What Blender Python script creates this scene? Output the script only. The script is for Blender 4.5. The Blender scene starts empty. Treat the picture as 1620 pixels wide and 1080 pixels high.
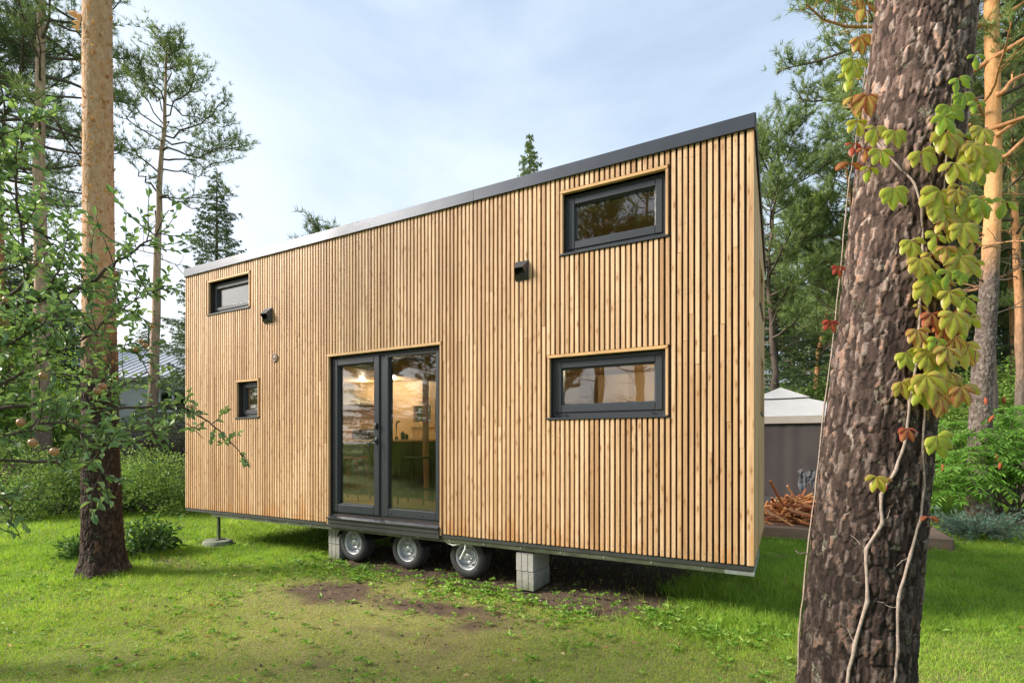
import bpy, math, random
import numpy as np
from mathutils import Vector, Matrix

# ------------------------------------------------------------------ camera, world, sun
sc = bpy.context.scene
col = sc.collection
EYE = 1.48
FP = 810.0
R = math.radians

cam_d = bpy.data.cameras.new('camera'); cam = bpy.data.objects.new('camera', cam_d); col.objects.link(cam)
cam.location = (0, 0, EYE); cam.rotation_euler = (R(90), 0, 0)
cam_d.sensor_width = 36; cam_d.lens = 18.0; cam_d.shift_y = 160/1620
cam_d.clip_start = 0.05; cam_d.clip_end = 3000
sc.camera = cam

SUN_AZ = math.radians(182)      # direction towards the sun in the xy plane
SUN_EL = R(31)
w = bpy.data.worlds.new('World'); sc.world = w; w.use_nodes = True
wn = w.node_tree; wn.nodes.clear()
def wN(t, **k):
    n = wn.nodes.new(t)
    for a, b in k.items(): setattr(n, a, b)
    return n
sky = wN('ShaderNodeTexSky', sky_type='NISHITA', sun_disc=False)
sky.sun_elevation = SUN_EL
sky.sun_rotation = math.pi/2 - SUN_AZ
sky.air_density = 1.2; sky.dust_density = 2.0
bg1 = wN('ShaderNodeBackground'); bg1.inputs[1].default_value = 0.14
wn.links.new(sky.outputs[0], bg1.inputs[0])
tc = wN('ShaderNodeTexCoord')
mp = wN('ShaderNodeMapping'); mp.inputs['Scale'].default_value = (1.0, 1.0, 2.2); mp.inputs['Rotation'].default_value = (0.3, 0.2, 0.9)
nz = wN('ShaderNodeTexNoise'); nz.inputs['Scale'].default_value = 1.7; nz.inputs['Detail'].default_value = 7; nz.inputs['Roughness'].default_value = .55
nz.inputs['Distortion'].default_value = .4
wn.links.new(tc.outputs['Generated'], mp.inputs[0]); wn.links.new(mp.outputs[0], nz.inputs[0])
cr = wN('ShaderNodeValToRGB')
cr.color_ramp.elements[0].position = .38; cr.color_ramp.elements[0].color = (0.48, 0.60, 0.77, 1)
cr.color_ramp.elements[1].position = .66; cr.color_ramp.elements[1].color = (0.74, 0.85, 0.98, 1)
wn.links.new(nz.outputs[0], cr.inputs[0])
# the cloud deck brightens towards the sun side and towards the horizon
sep = wN('ShaderNodeSeparateXYZ'); wn.links.new(tc.outputs['Generated'], sep.inputs[0])
m1 = wN('ShaderNodeMapRange'); m1.inputs['From Min'].default_value = 0.95; m1.inputs['From Max'].default_value = 0.0
m1.inputs['To Min'].default_value = 0; m1.inputs['To Max'].default_value = 1
wn.links.new(sep.outputs['Z'], m1.inputs['Value'])
m2 = wN('ShaderNodeMapRange'); m2.inputs['From Min'].default_value = 0.55; m2.inputs['From Max'].default_value = -0.6
wn.links.new(sep.outputs['X'], m2.inputs['Value'])
mu = wN('ShaderNodeMath', operation='MULTIPLY'); wn.links.new(m1.outputs[0], mu.inputs[0]); wn.links.new(m2.outputs[0], mu.inputs[1])
pw = wN('ShaderNodeMath', operation='POWER'); wn.links.new(mu.outputs[0], pw.inputs[0]); pw.inputs[1].default_value = 2.0
mxw = wN('ShaderNodeMixRGB'); mxw.inputs[2].default_value = (1.35, 1.35, 1.37, 1)
wn.links.new(pw.outputs[0], mxw.inputs[0]); wn.links.new(cr.outputs[0], mxw.inputs[1])
bg2 = wN('ShaderNodeBackground'); bg2.inputs[1].default_value = 0.64
wn.links.new(mxw.outputs[0], bg2.inputs[0])
mxs = wN('ShaderNodeMixShader'); mxs.inputs[0].default_value = .86
wn.links.new(bg1.outputs[0], mxs.inputs[1]); wn.links.new(bg2.outputs[0], mxs.inputs[2])
wo = wN('ShaderNodeOutputWorld'); wn.links.new(mxs.outputs[0], wo.inputs[0])

sl = bpy.data.lights.new('sun', 'SUN'); sl.energy = 4.2; sl.angle = R(17); sl.color = (1.0, 0.93, 0.82)
so = bpy.data.objects.new('sun', sl); col.objects.link(so)
sd = Vector((math.cos(SUN_AZ)*math.cos(SUN_EL), math.sin(SUN_AZ)*math.cos(SUN_EL), math.sin(SUN_EL)))
so.rotation_euler = sd.to_track_quat('Z', 'Y').to_euler(); so.location = sd*40

vs = sc.view_settings
vs.view_transform = 'Standard'; vs.look = 'None'; vs.gamma = 1; vs.exposure = 0.93
try: vs.use_curve_mapping = False
except Exception: pass
sc.render.engine = 'CYCLES'
sc.cycles.max_bounces = 7; sc.cycles.transparent_max_bounces = 12; sc.cycles.transmission_bounces = 6

# ------------------------------------------------------------------ helpers
def at(px, py, Y):
    return Vector(((px-810)/FP*Y, Y, EYE+(700-py)/FP*Y))
def G(px, py):
    Y = EYE*FP/(py-700); return ((px-810)/FP*Y, Y)
def gx(px, Y): return (px-810)/FP*Y

def link(o, parent=None):
    col.objects.link(o)
    if parent is not None: o.parent = parent
    return o
def tag(o, label=None, cat=None, group=None, kind=None):
    if label: o['label'] = label
    if cat: o['category'] = cat
    if group: o['group'] = group
    if kind: o['kind'] = kind
    return o
def empty(name, loc=(0, 0, 0), rz=0):
    o = bpy.data.objects.new(name, None); o.empty_display_size = .2
    o.location = loc; o.rotation_euler = (0, 0, rz); return link(o)
def kids(o): return [c for c in bpy.data.objects if c.parent == o]
def copy_tree(o, parent=None, ch=None):
    c = o.copy(); link(c, parent)
    for k in kids(o): copy_tree(k, c)
    return c

class NM:
    """collects arrays of vertices and faces; becomes ONE mesh object"""
    def __init__(s): s.V = []; s.F = []; s.A = []; s.n = 0
    def add(s, V, F, a=0.5):
        V = np.asarray(V, dtype=np.float64).reshape(-1, 3); F = np.asarray(F, dtype=np.int64)
        if F.size == 0: return
        s.V.append(V); s.F.append(F+s.n); s.n += len(V)
        s.A.append(np.broadcast_to(np.asarray(a, dtype=np.float64), (len(F),)).copy())
    def box(s, x0, x1, y0, y1, z0, z1, a=.5, M=None):
        V = np.array([[x, y, z] for z in (z0, z1) for y in (y0, y1) for x in (x0, x1)], float)
        if M is not None: V = np.array([list(M @ Vector(v)) for v in V])
        s.add(V, [[0, 2, 3, 1], [4, 5, 7, 6], [0, 1, 5, 4], [2, 6, 7, 3], [0, 4, 6, 2], [1, 3, 7, 5]], a)
    def bevbox(s, x0, x1, y0, y1, z0, z1, b=.004, a=.5, M=None):
        pts = []
        for z, i in ((z0, b), (z0+b, 0), (z1-b, 0), (z1, b)):
            X0, X1, Y0, Y1 = x0+i, x1-i, y0+i, y1-i
            c = b if i == 0 else 0
            pts += [(X0+c, Y0, z), (X1-c, Y0, z), (X1, Y0+c, z), (X1, Y1-c, z), (X1-c, Y1, z), (X0+c, Y1, z), (X0, Y1-c, z), (X0, Y0+c, z)]
        V = np.array(pts, float)
        if M is not None: V = np.array([list(M @ Vector(v)) for v in V])
        F = []
        for k in range(3):
            for j in range(8): F.append([k*8+j, k*8+(j+1) % 8, (k+1)*8+(j+1) % 8, (k+1)*8+j])
        s.add(V, F, a)
        s.add(V, [[7, 6, 5, 4, 3, 2, 1, 0]], a); s.add(V, [[24+i for i in range(8)]], a)
    def tube(s, P, r, n=6, a=.5, cap=True):
        P = np.asarray(P, float); m = len(P); r = np.broadcast_to(np.asarray(r, float), (m,))
        T = np.gradient(P, axis=0); T /= np.linalg.norm(T, axis=1)[:, None]+1e-12
        ref = np.array([0, 0, 1.]) if abs(T[:, 2]).mean() < .8 else np.array([1., 0, 0])
        A = np.cross(T, ref); A /= np.linalg.norm(A, axis=1)[:, None]+1e-12
        B = np.cross(T, A)
        th = np.arange(n)*2*np.pi/n
        V = P[:, None, :]+r[:, None, None]*(np.cos(th)[None, :, None]*A[:, None, :]+np.sin(th)[None, :, None]*B[:, None, :])
        i = np.arange(m-1)[:, None]; j = np.arange(n)[None, :]
        F = np.stack([i*n+j, i*n+(j+1) % n, (i+1)*n+(j+1) % n, (i+1)*n+j], -1).reshape(-1, 4)
        V = V.reshape(-1, 3)
        s.add(V, F, a)
        if cap and n > 2:
            s.add(V[:n], [list(range(n))[::-1]], a); s.add(V[-n:], [list(range(n))], a)
    def lathe(s, prof, n=32, M=None, a=.5):
        """prof: (radius, height) pairs turned round the z axis"""
        prof = np.asarray(prof, float); m = len(prof); th = np.arange(n)*2*np.pi/n
        V = np.stack([prof[:, 0:1]*np.cos(th), prof[:, 0:1]*np.sin(th), np.repeat(prof[:, 1:2], n, 1)], -1).reshape(-1, 3)
        if M is not None:
            Mn = np.array(M); V = V @ Mn[:3, :3].T + Mn[:3, 3]
        i = np.arange(m-1)[:, None]; j = np.arange(n)[None, :]
        F = np.stack([i*n+j, i*n+(j+1) % n, (i+1)*n+(j+1) % n, (i+1)*n+j], -1).reshape(-1, 4)
        s.add(V, F, a)
    def build(s, name, mat, parent=None, smooth=False, loc=None):
        me = bpy.data.meshes.new(name)
        V = np.concatenate(s.V); tot = [f.shape[1] for f in s.F]
        L = np.concatenate([f.ravel() for f in s.F])
        cnt = np.concatenate([np.full(len(f), f.shape[1]) for f in s.F])
        st = np.concatenate([[0], np.cumsum(cnt)[:-1]])
        me.vertices.add(len(V)); me.vertices.foreach_set('co', V.astype(np.float32).ravel())
        me.loops.add(len(L)); me.loops.foreach_set('vertex_index', L.astype(np.int32))
        me.polygons.add(len(cnt)); me.polygons.foreach_set('loop_start', st.astype(np.int32))
        me.update(calc_edges=True)
        at_ = me.attributes.new('rnd', 'FLOAT', 'FACE'); at_.data.foreach_set('value', np.concatenate(s.A).astype(np.float32))
        me.polygons.foreach_set('use_smooth', np.full(len(cnt), smooth))
        me.materials.append(mat)
        o = bpy.data.objects.new(name, me); link(o, parent)
        if loc is not None: o.location = loc
        return o

def vnoise(x, y, z=0, seed=0):
    """value noise, vectorised, about -1..1"""
    x = np.asarray(x, float); y = np.asarray(y, float); z = np.zeros_like(x)+z
    xi = np.floor(x).astype(np.int64); yi = np.floor(y).astype(np.int64); zi = np.floor(z).astype(np.int64)
    fx = x-xi; fy = y-yi; fz = z-zi
    fx = fx*fx*(3-2*fx); fy = fy*fy*(3-2*fy); fz = fz*fz*(3-2*fz)
    def h(a, b, c):
        n = (a*73856093) ^ (b*19349663) ^ (c*83492791) ^ (seed*2654435)
        n = (n ^ (n >> 13))*1274126177 & 0x7fffffff
        n = (n ^ (n >> 16)) & 0xffff
        return n/32767.5-1
    r = 0
    for a in (0, 1):
        for b in (0, 1):
            for c in (0, 1):
                r = r+h(xi+a, yi+b, zi+c)*(fx if a else 1-fx)*(fy if b else 1-fy)*(fz if c else 1-fz)
    return r
def fbm(x, y, z=0, o=4, seed=0):
    r = 0; a = .55; f = 1.
    for i in range(o):
        r = r+a*vnoise(x*f, y*f, np.asarray(z)*f, seed+i*7); a *= .5; f *= 2.03
    return r
def hash2(a, b, k=0):
    n = (a*73856093) ^ (b*19349663) ^ (k*83492791)
    n = (n ^ (n >> 13))*1274126177 & 0x7fffffff
    return ((n ^ (n >> 16)) & 0xffff)/65535.0
def cells(u, v, seed=0):
    """cell pattern: edge distance and a random number per cell"""
    ui = np.floor(u).astype(np.int64); vi = np.floor(v).astype(np.int64)
    F1 = np.full(u.shape, 9.); F2 = np.full(u.shape, 9.); I = np.zeros(u.shape)
    for a in (-1, 0, 1):
        for b in (-1, 0, 1):
            cx = ui+a+.15+.7*hash2(ui+a, vi+b, seed+1); cy = vi+b+.15+.7*hash2(ui+a, vi+b, seed+2)
            d = np.hypot(u-cx, v-cy); rr = hash2(ui+a, vi+b, seed+3)
            n1 = d < F1
            F2 = np.where(n1, F1, np.minimum(F2, d)); I = np.where(n1, rr, I); F1 = np.where(n1, d, F1)
    return F2-F1, I

# ------------------------------------------------------------------ materials
class MT:
    def __init__(s, name):
        s.m = bpy.data.materials.new(name); s.m.use_nodes = True; s.t = s.m.node_tree
        s.b = s.t.nodes['Principled BSDF']; s.out = s.t.nodes['Material Output']
    def n(s, t, ins=None, **k):
        x = s.t.nodes.new(t)
        for a, b in k.items(): setattr(x, a, b)
        for a, b in (ins or {}).items():
            if hasattr(b, 'is_linked') or isinstance(b, bpy.types.NodeSocket): s.t.links.new(b, x.inputs[a])
            else: x.inputs[a].default_value = b
        return x
    def coord(s, scale=(1, 1, 1), kind='Object'):
        c = s.n('ShaderNodeTexCoord'); return s.n('ShaderNodeMapping', {'Vector': c.outputs[kind], 'Scale': scale}).outputs[0]
    def noise(s, vec, scale, detail=4, rough=.5, dist=0):
        return s.n('ShaderNodeTexNoise', {'Vector': vec, 'Scale': scale, 'Detail': detail, 'Roughness': rough, 'Distortion': dist}).outputs[0]
    def ramp(s, fac, stops, interp='LINEAR'):
        r = s.n('ShaderNodeValToRGB', {'Fac': fac}); r.color_ramp.interpolation = interp; e = r.color_ramp.elements
        while len(e) < len(stops): e.new(.5)
        for i, (p, c) in enumerate(stops): e[i].position = p; e[i].color = tuple(c)+(1,) if len(c) == 3 else c
        return r.outputs[0]
    def mix(s, f, a, b, mode='MIX'):
        x = s.n('ShaderNodeMixRGB', blend_type=mode)
        for k, v in ((0, f), (1, a), (2, b)):
            if isinstance(v, bpy.types.NodeSocket): s.t.links.new(v, x.inputs[k])
            elif k == 0: x.inputs[0].default_value = v
            else: x.inputs[k].default_value = tuple(v)+(1,) if len(v) == 3 else v
        return x.outputs[0]
    def math(s, op, a, b=0.0, clamp=False):
        x = s.n('ShaderNodeMath', operation=op, use_clamp=clamp)
        for k, v in ((0, a), (1, b)):
            if isinstance(v, bpy.types.NodeSocket): s.t.links.new(v, x.inputs[k])
            else: x.inputs[k].default_value = v
        return x.outputs[0]
    def attr(s, name='rnd'): return s.n('ShaderNodeAttribute', attribute_name=name).outputs['Fac']
    def set(s, **k):
        for a, b in k.items():
            a = {'base': 'Base Color', 'rough': 'Roughness', 'metal': 'Metallic', 'spec': 'Specular IOR Level', 'coat': 'Coat Weight'}.get(a, a)
            if isinstance(b, bpy.types.NodeSocket): s.t.links.new(b, s.b.inputs[a])
            else: s.b.inputs[a].default_value = tuple(b)+(1,) if isinstance(b, tuple) and len(b) == 3 else b
        return s
    def bump(s, h, strength=.3, dist=.01):
        x = s.n('ShaderNodeBump', {'Height': h, 'Strength': strength, 'Distance': dist})
        s.t.links.new(x.outputs[0], s.b.inputs['Normal'])
    def translucent(s, colr, fac=.35):
        t = s.n('ShaderNodeBsdfTranslucent', {'Color': colr})
        x = s.n('ShaderNodeMixShader', {0: fac}); s.t.links.new(s.b.outputs[0], x.inputs[1]); s.t.links.new(t.outputs[0], x.inputs[2])
        s.t.links.new(x.outputs[0], s.out.inputs[0])

def simple(name, c, rough=.5, metal=0., var=.12, nscale=14., bump=0., bscale=80.):
    m = MT(name); v = m.coord()
    n = m.noise(v, nscale, 5, .6)
    lo = tuple(x*(1-var) for x in c); hi = tuple(min(1, x*(1+var)) for x in c)
    m.set(base=m.ramp(n, [(.3, lo), (.7, hi)]), rough=rough, metal=metal)
    if bump: m.bump(m.noise(v, bscale, 4, .6), bump, .004)
    return m.m

def wood_mat(name, c1, c2, c3, axis='z', stain=False, rough=.6, knots=True):
    m = MT(name)
    sc_ = {'z': (60, 60, 2.2), 'x': (2.2, 60, 60), 'y': (60, 2.2, 60)}[axis]
    a = m.attr()
    cx = m.n('ShaderNodeTexCoord').outputs['Object']
    off = m.n('ShaderNodeCombineXYZ', {0: m.math('MULTIPLY', a, 31.7), 1: m.math('MULTIPLY', a, 17.3), 2: m.math('MULTIPLY', a, 53.1)}).outputs[0]
    ov = m.n('ShaderNodeVectorMath', {0: cx, 1: off}, operation='ADD').outputs[0]
    gv = m.n('ShaderNodeMapping', {'Vector': ov, 'Scale': sc_}).outputs[0]
    grain = m.noise(gv, 1.0, 6, .65, .6)
    base = m.ramp(a, [(0, c1), (.33, c2), (.6, c3), (.8, tuple((x+y)/2 for x, y in zip(c1, c2))), (1, c2)])
    g = m.ramp(grain, [(.28, (.66, .58, .50)), (.5, (.96, .93, .90)), (.75, (1.12, 1.12, 1.12))])
    c = m.mix(1, base, g, 'MULTIPLY')
    # broad tone drift along one board
    bs = {'z': (14, 14, 1.0), 'x': (1.0, 14, 14), 'y': (14, 1., 14)}[axis]
    bn = m.noise(m.n('ShaderNodeMapping', {'Vector': ov, 'Scale': bs}).outputs[0], 1.0, 3, .5)
    c = m.mix(1, c, m.ramp(bn, [(.3, (.84, .78, .70)), (.62, (1.08, 1.08, 1.08))]), 'MULTIPLY')
    if knots:
        ks = {'z': (22, 22, 7.0), 'x': (8.5, 20, 20), 'y': (20, 8.5, 20)}[axis]
        kv = m.n('ShaderNodeMapping', {'Vector': ov, 'Scale': ks}).outputs[0]
        vo = m.n('ShaderNodeTexVoronoi', {'Vector': kv, 'Scale': 1.0, 'Randomness': 1.0})
        vcol = m.n('ShaderNodeSeparateColor', {0: vo.outputs['Color']}).outputs[0]
        pick = m.math('LESS_THAN', vcol, .62)
        k1 = m.math('MULTIPLY', m.ramp(vo.outputs['Distance'], [(.08, (1, 1, 1)), (.24, (0, 0, 0))]), pick)
        c = m.mix(m.math('MULTIPLY', k1, .85), c, (.20, .085, .032))
        k2 = m.math('MULTIPLY', m.ramp(vo.outputs['Distance'], [(.15, (1, 1, 1)), (.5, (0, 0, 0))]), pick)
        c = m.mix(m.math('MULTIPLY', k2, .4), c, (.42, .21, .085))
    if stain:
        z = m.n('ShaderNodeSeparateXYZ', {0: cx}).outputs[2]
        sn = m.noise(m.n('ShaderNodeMapping', {'Vector': cx, 'Scale': (3.3, 3.3, 2.0)}).outputs[0], 1.0, 4, .6)
        lim = m.math('MULTIPLY_ADD', sn, 1.3)
        lim.node.inputs[2].default_value = -.60
        # resin-coloured weather stain rising from the board ends
        f = m.math('DIVIDE', m.math('SUBTRACT', m.math('ADD', lim, m.math('MULTIPLY', a, .16)), m.math('SUBTRACT', z, .49)), .22, True)
        c = m.mix(m.math('MULTIPLY', f, .6), c, (.50, .23, .06))
        n2 = m.noise(m.n('ShaderNodeMapping', {'Vector': cx, 'Scale': (.55, .55, .35)}).outputs[0], 1.0, 3, .55)
        c = m.mix(1, c, m.ramp(n2, [(.35, (.86, .80, .73)), (.6, (1.04, 1.03, 1.02))]), 'MULTIPLY')
    m.set(base=c, rough=rough)
    m.bump(grain, .25, .003)
    return m.m

M_slat = wood_mat('larch_slats', (.58, .385, .205), (.70, .51, .325), (.46, .28, .14), 'z', True)
M_trim = wood_mat('larch_trim', (.62, .42, .21), (.66, .46, .25), (.60, .38, .17), 'x')
M_jamb = wood_mat('larch_jamb', (.55, .36, .19), (.60, .40, .22), (.50, .31, .15), 'z', knots=False)
M_ply = simple('birch_ply', (.62, .44, .25), .5, 0, .10, 2.2)
M_floor = wood_mat('oak_floor', (.50, .36, .20), (.55, .40, .24), (.46, .32, .18), 'x', knots=False, rough=.35)
M_memb = simple('dark_membrane', (.045, .033, .026), .9, 0, .2)
M_base = simple('dark_base_panel', (.030, .033, .029), .6, 0, .35, 6, .3, 200)
M_frame = simple('anthracite_frame', (.036, .041, .050), .36, .0, .10, 30, .06, 300)
M_fascia = simple('anthracite_metal', (.10, .105, .12), .30, .75, .08, 3)
M_black = simple('black_plastic', (.018, .018, .02), .4)
M_galv = None
m = MT('galvanised_steel'); v = m.coord((1, 1, 1)); g_ = m.noise(v, 16, 4, .6)
m.set(base=m.ramp(g_, [(.3, (.36, .38, .38)), (.7, (.56, .58, .58))]), metal=.8, rough=.42); M_galv = m.m
m = MT('aged_rail_steel'); v = m.coord((1, 1, 3)); g_ = m.noise(v, 5, 5, .6)
m.set(base=m.ramp(g_, [(.3, (.055, .065, .042)), (.7, (.16, .18, .12))]), metal=.5, rough=.4); M_rail = m.m
M_tyre = simple('tyre_rubber', (.035, .035, .036), .75, 0, .3, 40, .2, 90)
M_rim = simple('silver_rim', (.50, .51, .53), .38, .55, .12, 20)
M_hose = simple('pale_hose', (.62, .62, .58), .5)
M_concrete = None
m = MT('concrete_block'); v = m.coord()
n1 = m.noise(v, 9, 6, .7); n2 = m.noise(v, 120, 3, .7)
cc = m.mix(.5, m.ramp(n1, [(.3, (.24, .225, .205)), (.7, (.42, .40, .37))]), m.ramp(n2, [(.35, (.18, .17, .155)), (.65, (.52, .50, .47))]))
zz = m.n('ShaderNodeSeparateXYZ', {0: m.n('ShaderNodeNewGeometry').outputs['Position']}).outputs[2]
gf = m.math('SUBTRACT', m.math('MULTIPLY', m.noise(v, 14, 4, .6), .34), m.math('MULTIPLY', zz, .9), True)
cc = m.mix(m.math('MULTIPLY', gf, 4, True), cc, (.10, .13, .05))
m.set(base=cc, rough=.95); m.bump(n2, .7, .004); M_concrete = m.m
m = MT('window_glass')
m.t.nodes.remove(m.b)
tr = m.n('ShaderNodeBsdfTransparent', {0: (.80, .82, .80, 1)}); gl = m.n('ShaderNodeBsdfGlossy', {0: (1, 1, 1, 1), 'Roughness': .004})
lw = m.n('ShaderNodeLayerWeight', {0: .5})
f2 = m.math('MULTIPLY_ADD', m.math('POWER', lw.outputs['Facing'], 2.5), .85, True); f2.node.inputs[2].default_value = .085
mx = m.n('ShaderNodeMixShader', {0: f2}); m.t.links.new(tr.outputs[0], mx.inputs[1]); m.t.links.new(gl.outputs[0], mx.inputs[2])
m.t.links.new(mx.outputs[0], m.out.inputs[0]); M_glass = m.m

def leaf_mat(name, stops, tfac=.35, rough=.5, nsc=.9, spec=.35, var=.25):
    m = MT(name); a = m.attr(); c = m.ramp(a, stops)
    pos = m.n('ShaderNodeNewGeometry').outputs['Position']
    n = m.noise(pos, nsc, 3, .6)
    c = m.mix(1, c, m.ramp(n, [(.3, (1-var,)*3), (.7, (1+var,)*3)]), 'MULTIPLY')
    m.set(base=c, rough=rough, spec=spec)
    m.translucent(m.mix(1, c, (1.25, 1.3, .7), 'MULTIPLY'), tfac)
    return m.m
M_pine = leaf_mat('pine_needles', [(0, (.085, .13, .045)), (.5, (.18, .25, .085)), (1, (.31, .39, .14))], .25)
M_pine_far = leaf_mat('pine_needles_dusky', [(0, (.07, .115, .06)), (.5, (.14, .21, .10)), (1, (.24, .33, .16))], .25)
M_spruce = leaf_mat('spruce_needles', [(0, (.05, .08, .04)), (.5, (.10, .155, .07)), (1, (.18, .26, .11))], .2)
M_bush = leaf_mat('bush_leaves', [(0, (.09, .16, .045)), (.5, (.20, .30, .085)), (1, (.36, .44, .16))], .35)
M_wood_leaf = leaf_mat('woodland_leaves', [(0, (.09, .15, .035)), (.5, (.21, .33, .07)), (1, (.38, .50, .12))], .35)
M_purple = leaf_mat('purple_leaves', [(0, (.045, .03, .03)), (.5, (.11, .07, .06)), (.8, (.15, .14, .06)), (1, (.19, .19, .07))], .25)
M_apple_leaf = leaf_mat('apple_leaves', [(0, (.09, .17, .08)), (.5, (.19, .30, .13)), (.85, (.33, .44, .18)), (1, (.38, .46, .12))], .33, .38, 3., .5)
M_sumac = leaf_mat('sumac_leaves', [(0, (.07, .17, .025)), (.6, (.16, .34, .045)), (1, (.29, .45, .08))], .4)
M_juniper = leaf_mat('juniper_needles', [(0, (.06, .12, .085)), (1, (.15, .24, .16))], .1)
M_herb = leaf_mat('herb_leaves', [(0, (.05, .11, .03)), (.5, (.11, .20, .06)), (1, (.24, .34, .15))], .3)
M_grass = leaf_mat('grass_blades', [(0, (.13, .24, .03)), (.4, (.26, .42, .045)), (.75, (.40, .52, .075)), (.9, (.46, .44, .14)), (1, (.50, .40, .18))], .35, .55, 1.3, .3, .2)
M_weed = leaf_mat('weed_leaves', [(0, (.10, .22, .03)), (.6, (.22, .38, .05)), (1, (.38, .50, .12))], .35, .5, 2.)
m = MT('creeper_leaves'); a = m.attr()
cc = m.ramp(a, [(0, (.22, .38, .03)), (.30, (.44, .50, .045)), (.50, (.56, .46, .09)), (.68, (.46, .22, .07)), (.86, (.48, .10, .045)), (1, (.36, .035, .03))])
n = m.noise(m.coord(), 45, 4, .6)
cc = m.mix(1, cc, m.ramp(n, [(.3, (.8, .8, .8)), (.7, (1.15, 1.15, 1.1))]), 'MULTIPLY')
m.set(base=cc, rough=.42); m.translucent(m.mix(1, cc, (1.25, 1.2, .7), 'MULTIPLY'), .45); M_creep = m.m
M_stem = simple('vine_stem', (.30, .23, .19), .8, 0, .3, 60, .4, 200)
M_redstem = simple('red_petiole', (.30, .04, .05), .6)
M_twig = simple('grey_twig', (.11, .085, .065), .9, 0, .3, 20)
M_applebark = simple('apple_bark', (.075, .055, .04), .85, 0, .35, 30, .5, 90)
m = MT('apple_skin'); a = m.attr(); nn = m.noise(m.coord(), 9, 3)
m.set(base=m.ramp(m.math('ADD', m.math('MULTIPLY', nn, .5), m.math('MULTIPLY', a, .5)), [(.25, (.22, .28, .07)), (.5, (.40, .23, .10)), (.75, (.38, .14, .08))]), rough=.35); M_apple = m.m

def bark_mat(name, plate, crack, orange=None, lohi=None, noise_amp=.5, grade=None):
    """plates and cracks are modelled and carried as attributes; orange bark above a ragged height"""
    m = MT(name); a = m.attr('plate'); e = m.attr('edge')
    v = m.coord(); n = m.noise(v, 28, 5, .65); nf = m.noise(v, 160, 4, .65)
    c = m.ramp(a, plate)
    c = m.mix(1, c, m.ramp(n, [(.3, (.62, .60, .58)), (.7, (1.3, 1.28, 1.25))]), 'MULTIPLY')
    c = m.mix(1, c, m.ramp(nf, [(.3, (.72, .70, .68)), (.7, (1.22, 1.22, 1.22))]), 'MULTIPLY')
    c = m.mix(m.ramp(e, [(.0, (1, 1, 1)), (.55, (0, 0, 0))]), c, crack)
    if grade:   # bark colour darker low down, lighter higher up
        zg = m.n('ShaderNodeSeparateXYZ', {0: m.n('ShaderNodeNewGeometry').outputs['Position']}).outputs[2]
        gr = m.n('ShaderNodeMapRange', {'Value': m.math('ADD', zg, m.noise(v, 4, 3)), 'From Min': 1.2, 'From Max': 3.6, 'To Min': grade[0], 'To Max': grade[1]}).outputs[0]
        c = m.mix(1, c, m.n('ShaderNodeCombineXYZ', {0: gr, 1: gr, 2: gr}).outputs[0], 'MULTIPLY')
    lich = m.noise(v, 7.5, 5, .7)
    c = m.mix(m.math('MULTIPLY', m.ramp(lich, [(.60, (0, 0, 0)), (.66, (1, 1, 1))]), m.ramp(nf, [(.45, (0, 0, 0)), (.6, (.75,)*3)])), c, (.30, .31, .22))
    if orange:
        z = m.n('ShaderNodeSeparateXYZ', {0: m.n('ShaderNodeNewGeometry').outputs['Position']}).outputs[2]
        wn_ = m.noise(m.coord((1, 1, .45)), 5, 5, .6)
        f = m.math('DIVIDE', m.math('SUBTRACT', m.math('ADD', z, m.math('MULTIPLY', wn_, noise_amp*2)), lohi[0]+noise_amp), lohi[1]-lohi[0], True)
        oc = m.ramp(m.noise(m.coord((1, 1, .5)), 17, 7, .7), [(.25, orange[0]), (.5, orange[1]), (.75, orange[2])])
        oc = m.mix(m.math('MULTIPLY', m.ramp(nf, [(.35, (1, 1, 1)), (.5, (0, 0, 0))]), .35), oc, tuple(x*.55 for x in orange[0]))
        oc = m.mix(m.math('MULTIPLY', m.ramp(e, [(.0, (1, 1, 1)), (.5, (0, 0, 0))]), .55), oc, (.26, .12, .055))
        oc = m.mix(m.math('MULTIPLY', m.ramp(a, [(.72, (0, 0, 0)), (.8, (1, 1, 1))]), .5), oc, (.60, .30, .11))
        c = m.mix(f, c, oc)
    m.set(base=c, rough=.85, spec=.25)
    m.bump(m.mix(.6, n, nf), .9, .006)
    return m.m
M_bark_big = bark_mat('pine_bark_plates', [(0, (.022, .014, .012)), (.35, (.062, .040, .033)), (.58, (.095, .062, .052)), (.68, (.14, .10, .087)), (.78, (.23, .185, .168)), (.84, (.35, .205, .15)), (.90, (.25, .17, .14)), (1, (.42, .37, .35))], (.012, .007, .006), None, None, .5, (.42, 1.3))
ORG = [(.38, .20, .10), (.55, .34, .19), (.70, .50, .33)]
M_bark_left = bark_mat('pine_bark_two_tone', [(0, (.022, .015, .012)), (.5, (.050, .032, .026)), (.85, (.10, .06, .045)), (1, (.24, .11, .06))], (.012, .008, .007), ORG, (2.15, 3.3), .75)
M_bark_mid = bark_mat('pine_bark_far', [(0, (.08, .06, .05)), (.5, (.15, .12, .105)), (1, (.27, .22, .20))], (.05, .035, .03), [(.45, .20, .075), (.62, .33, .14), (.70, .43, .22)], (4.2, 5.2), .5)

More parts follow.
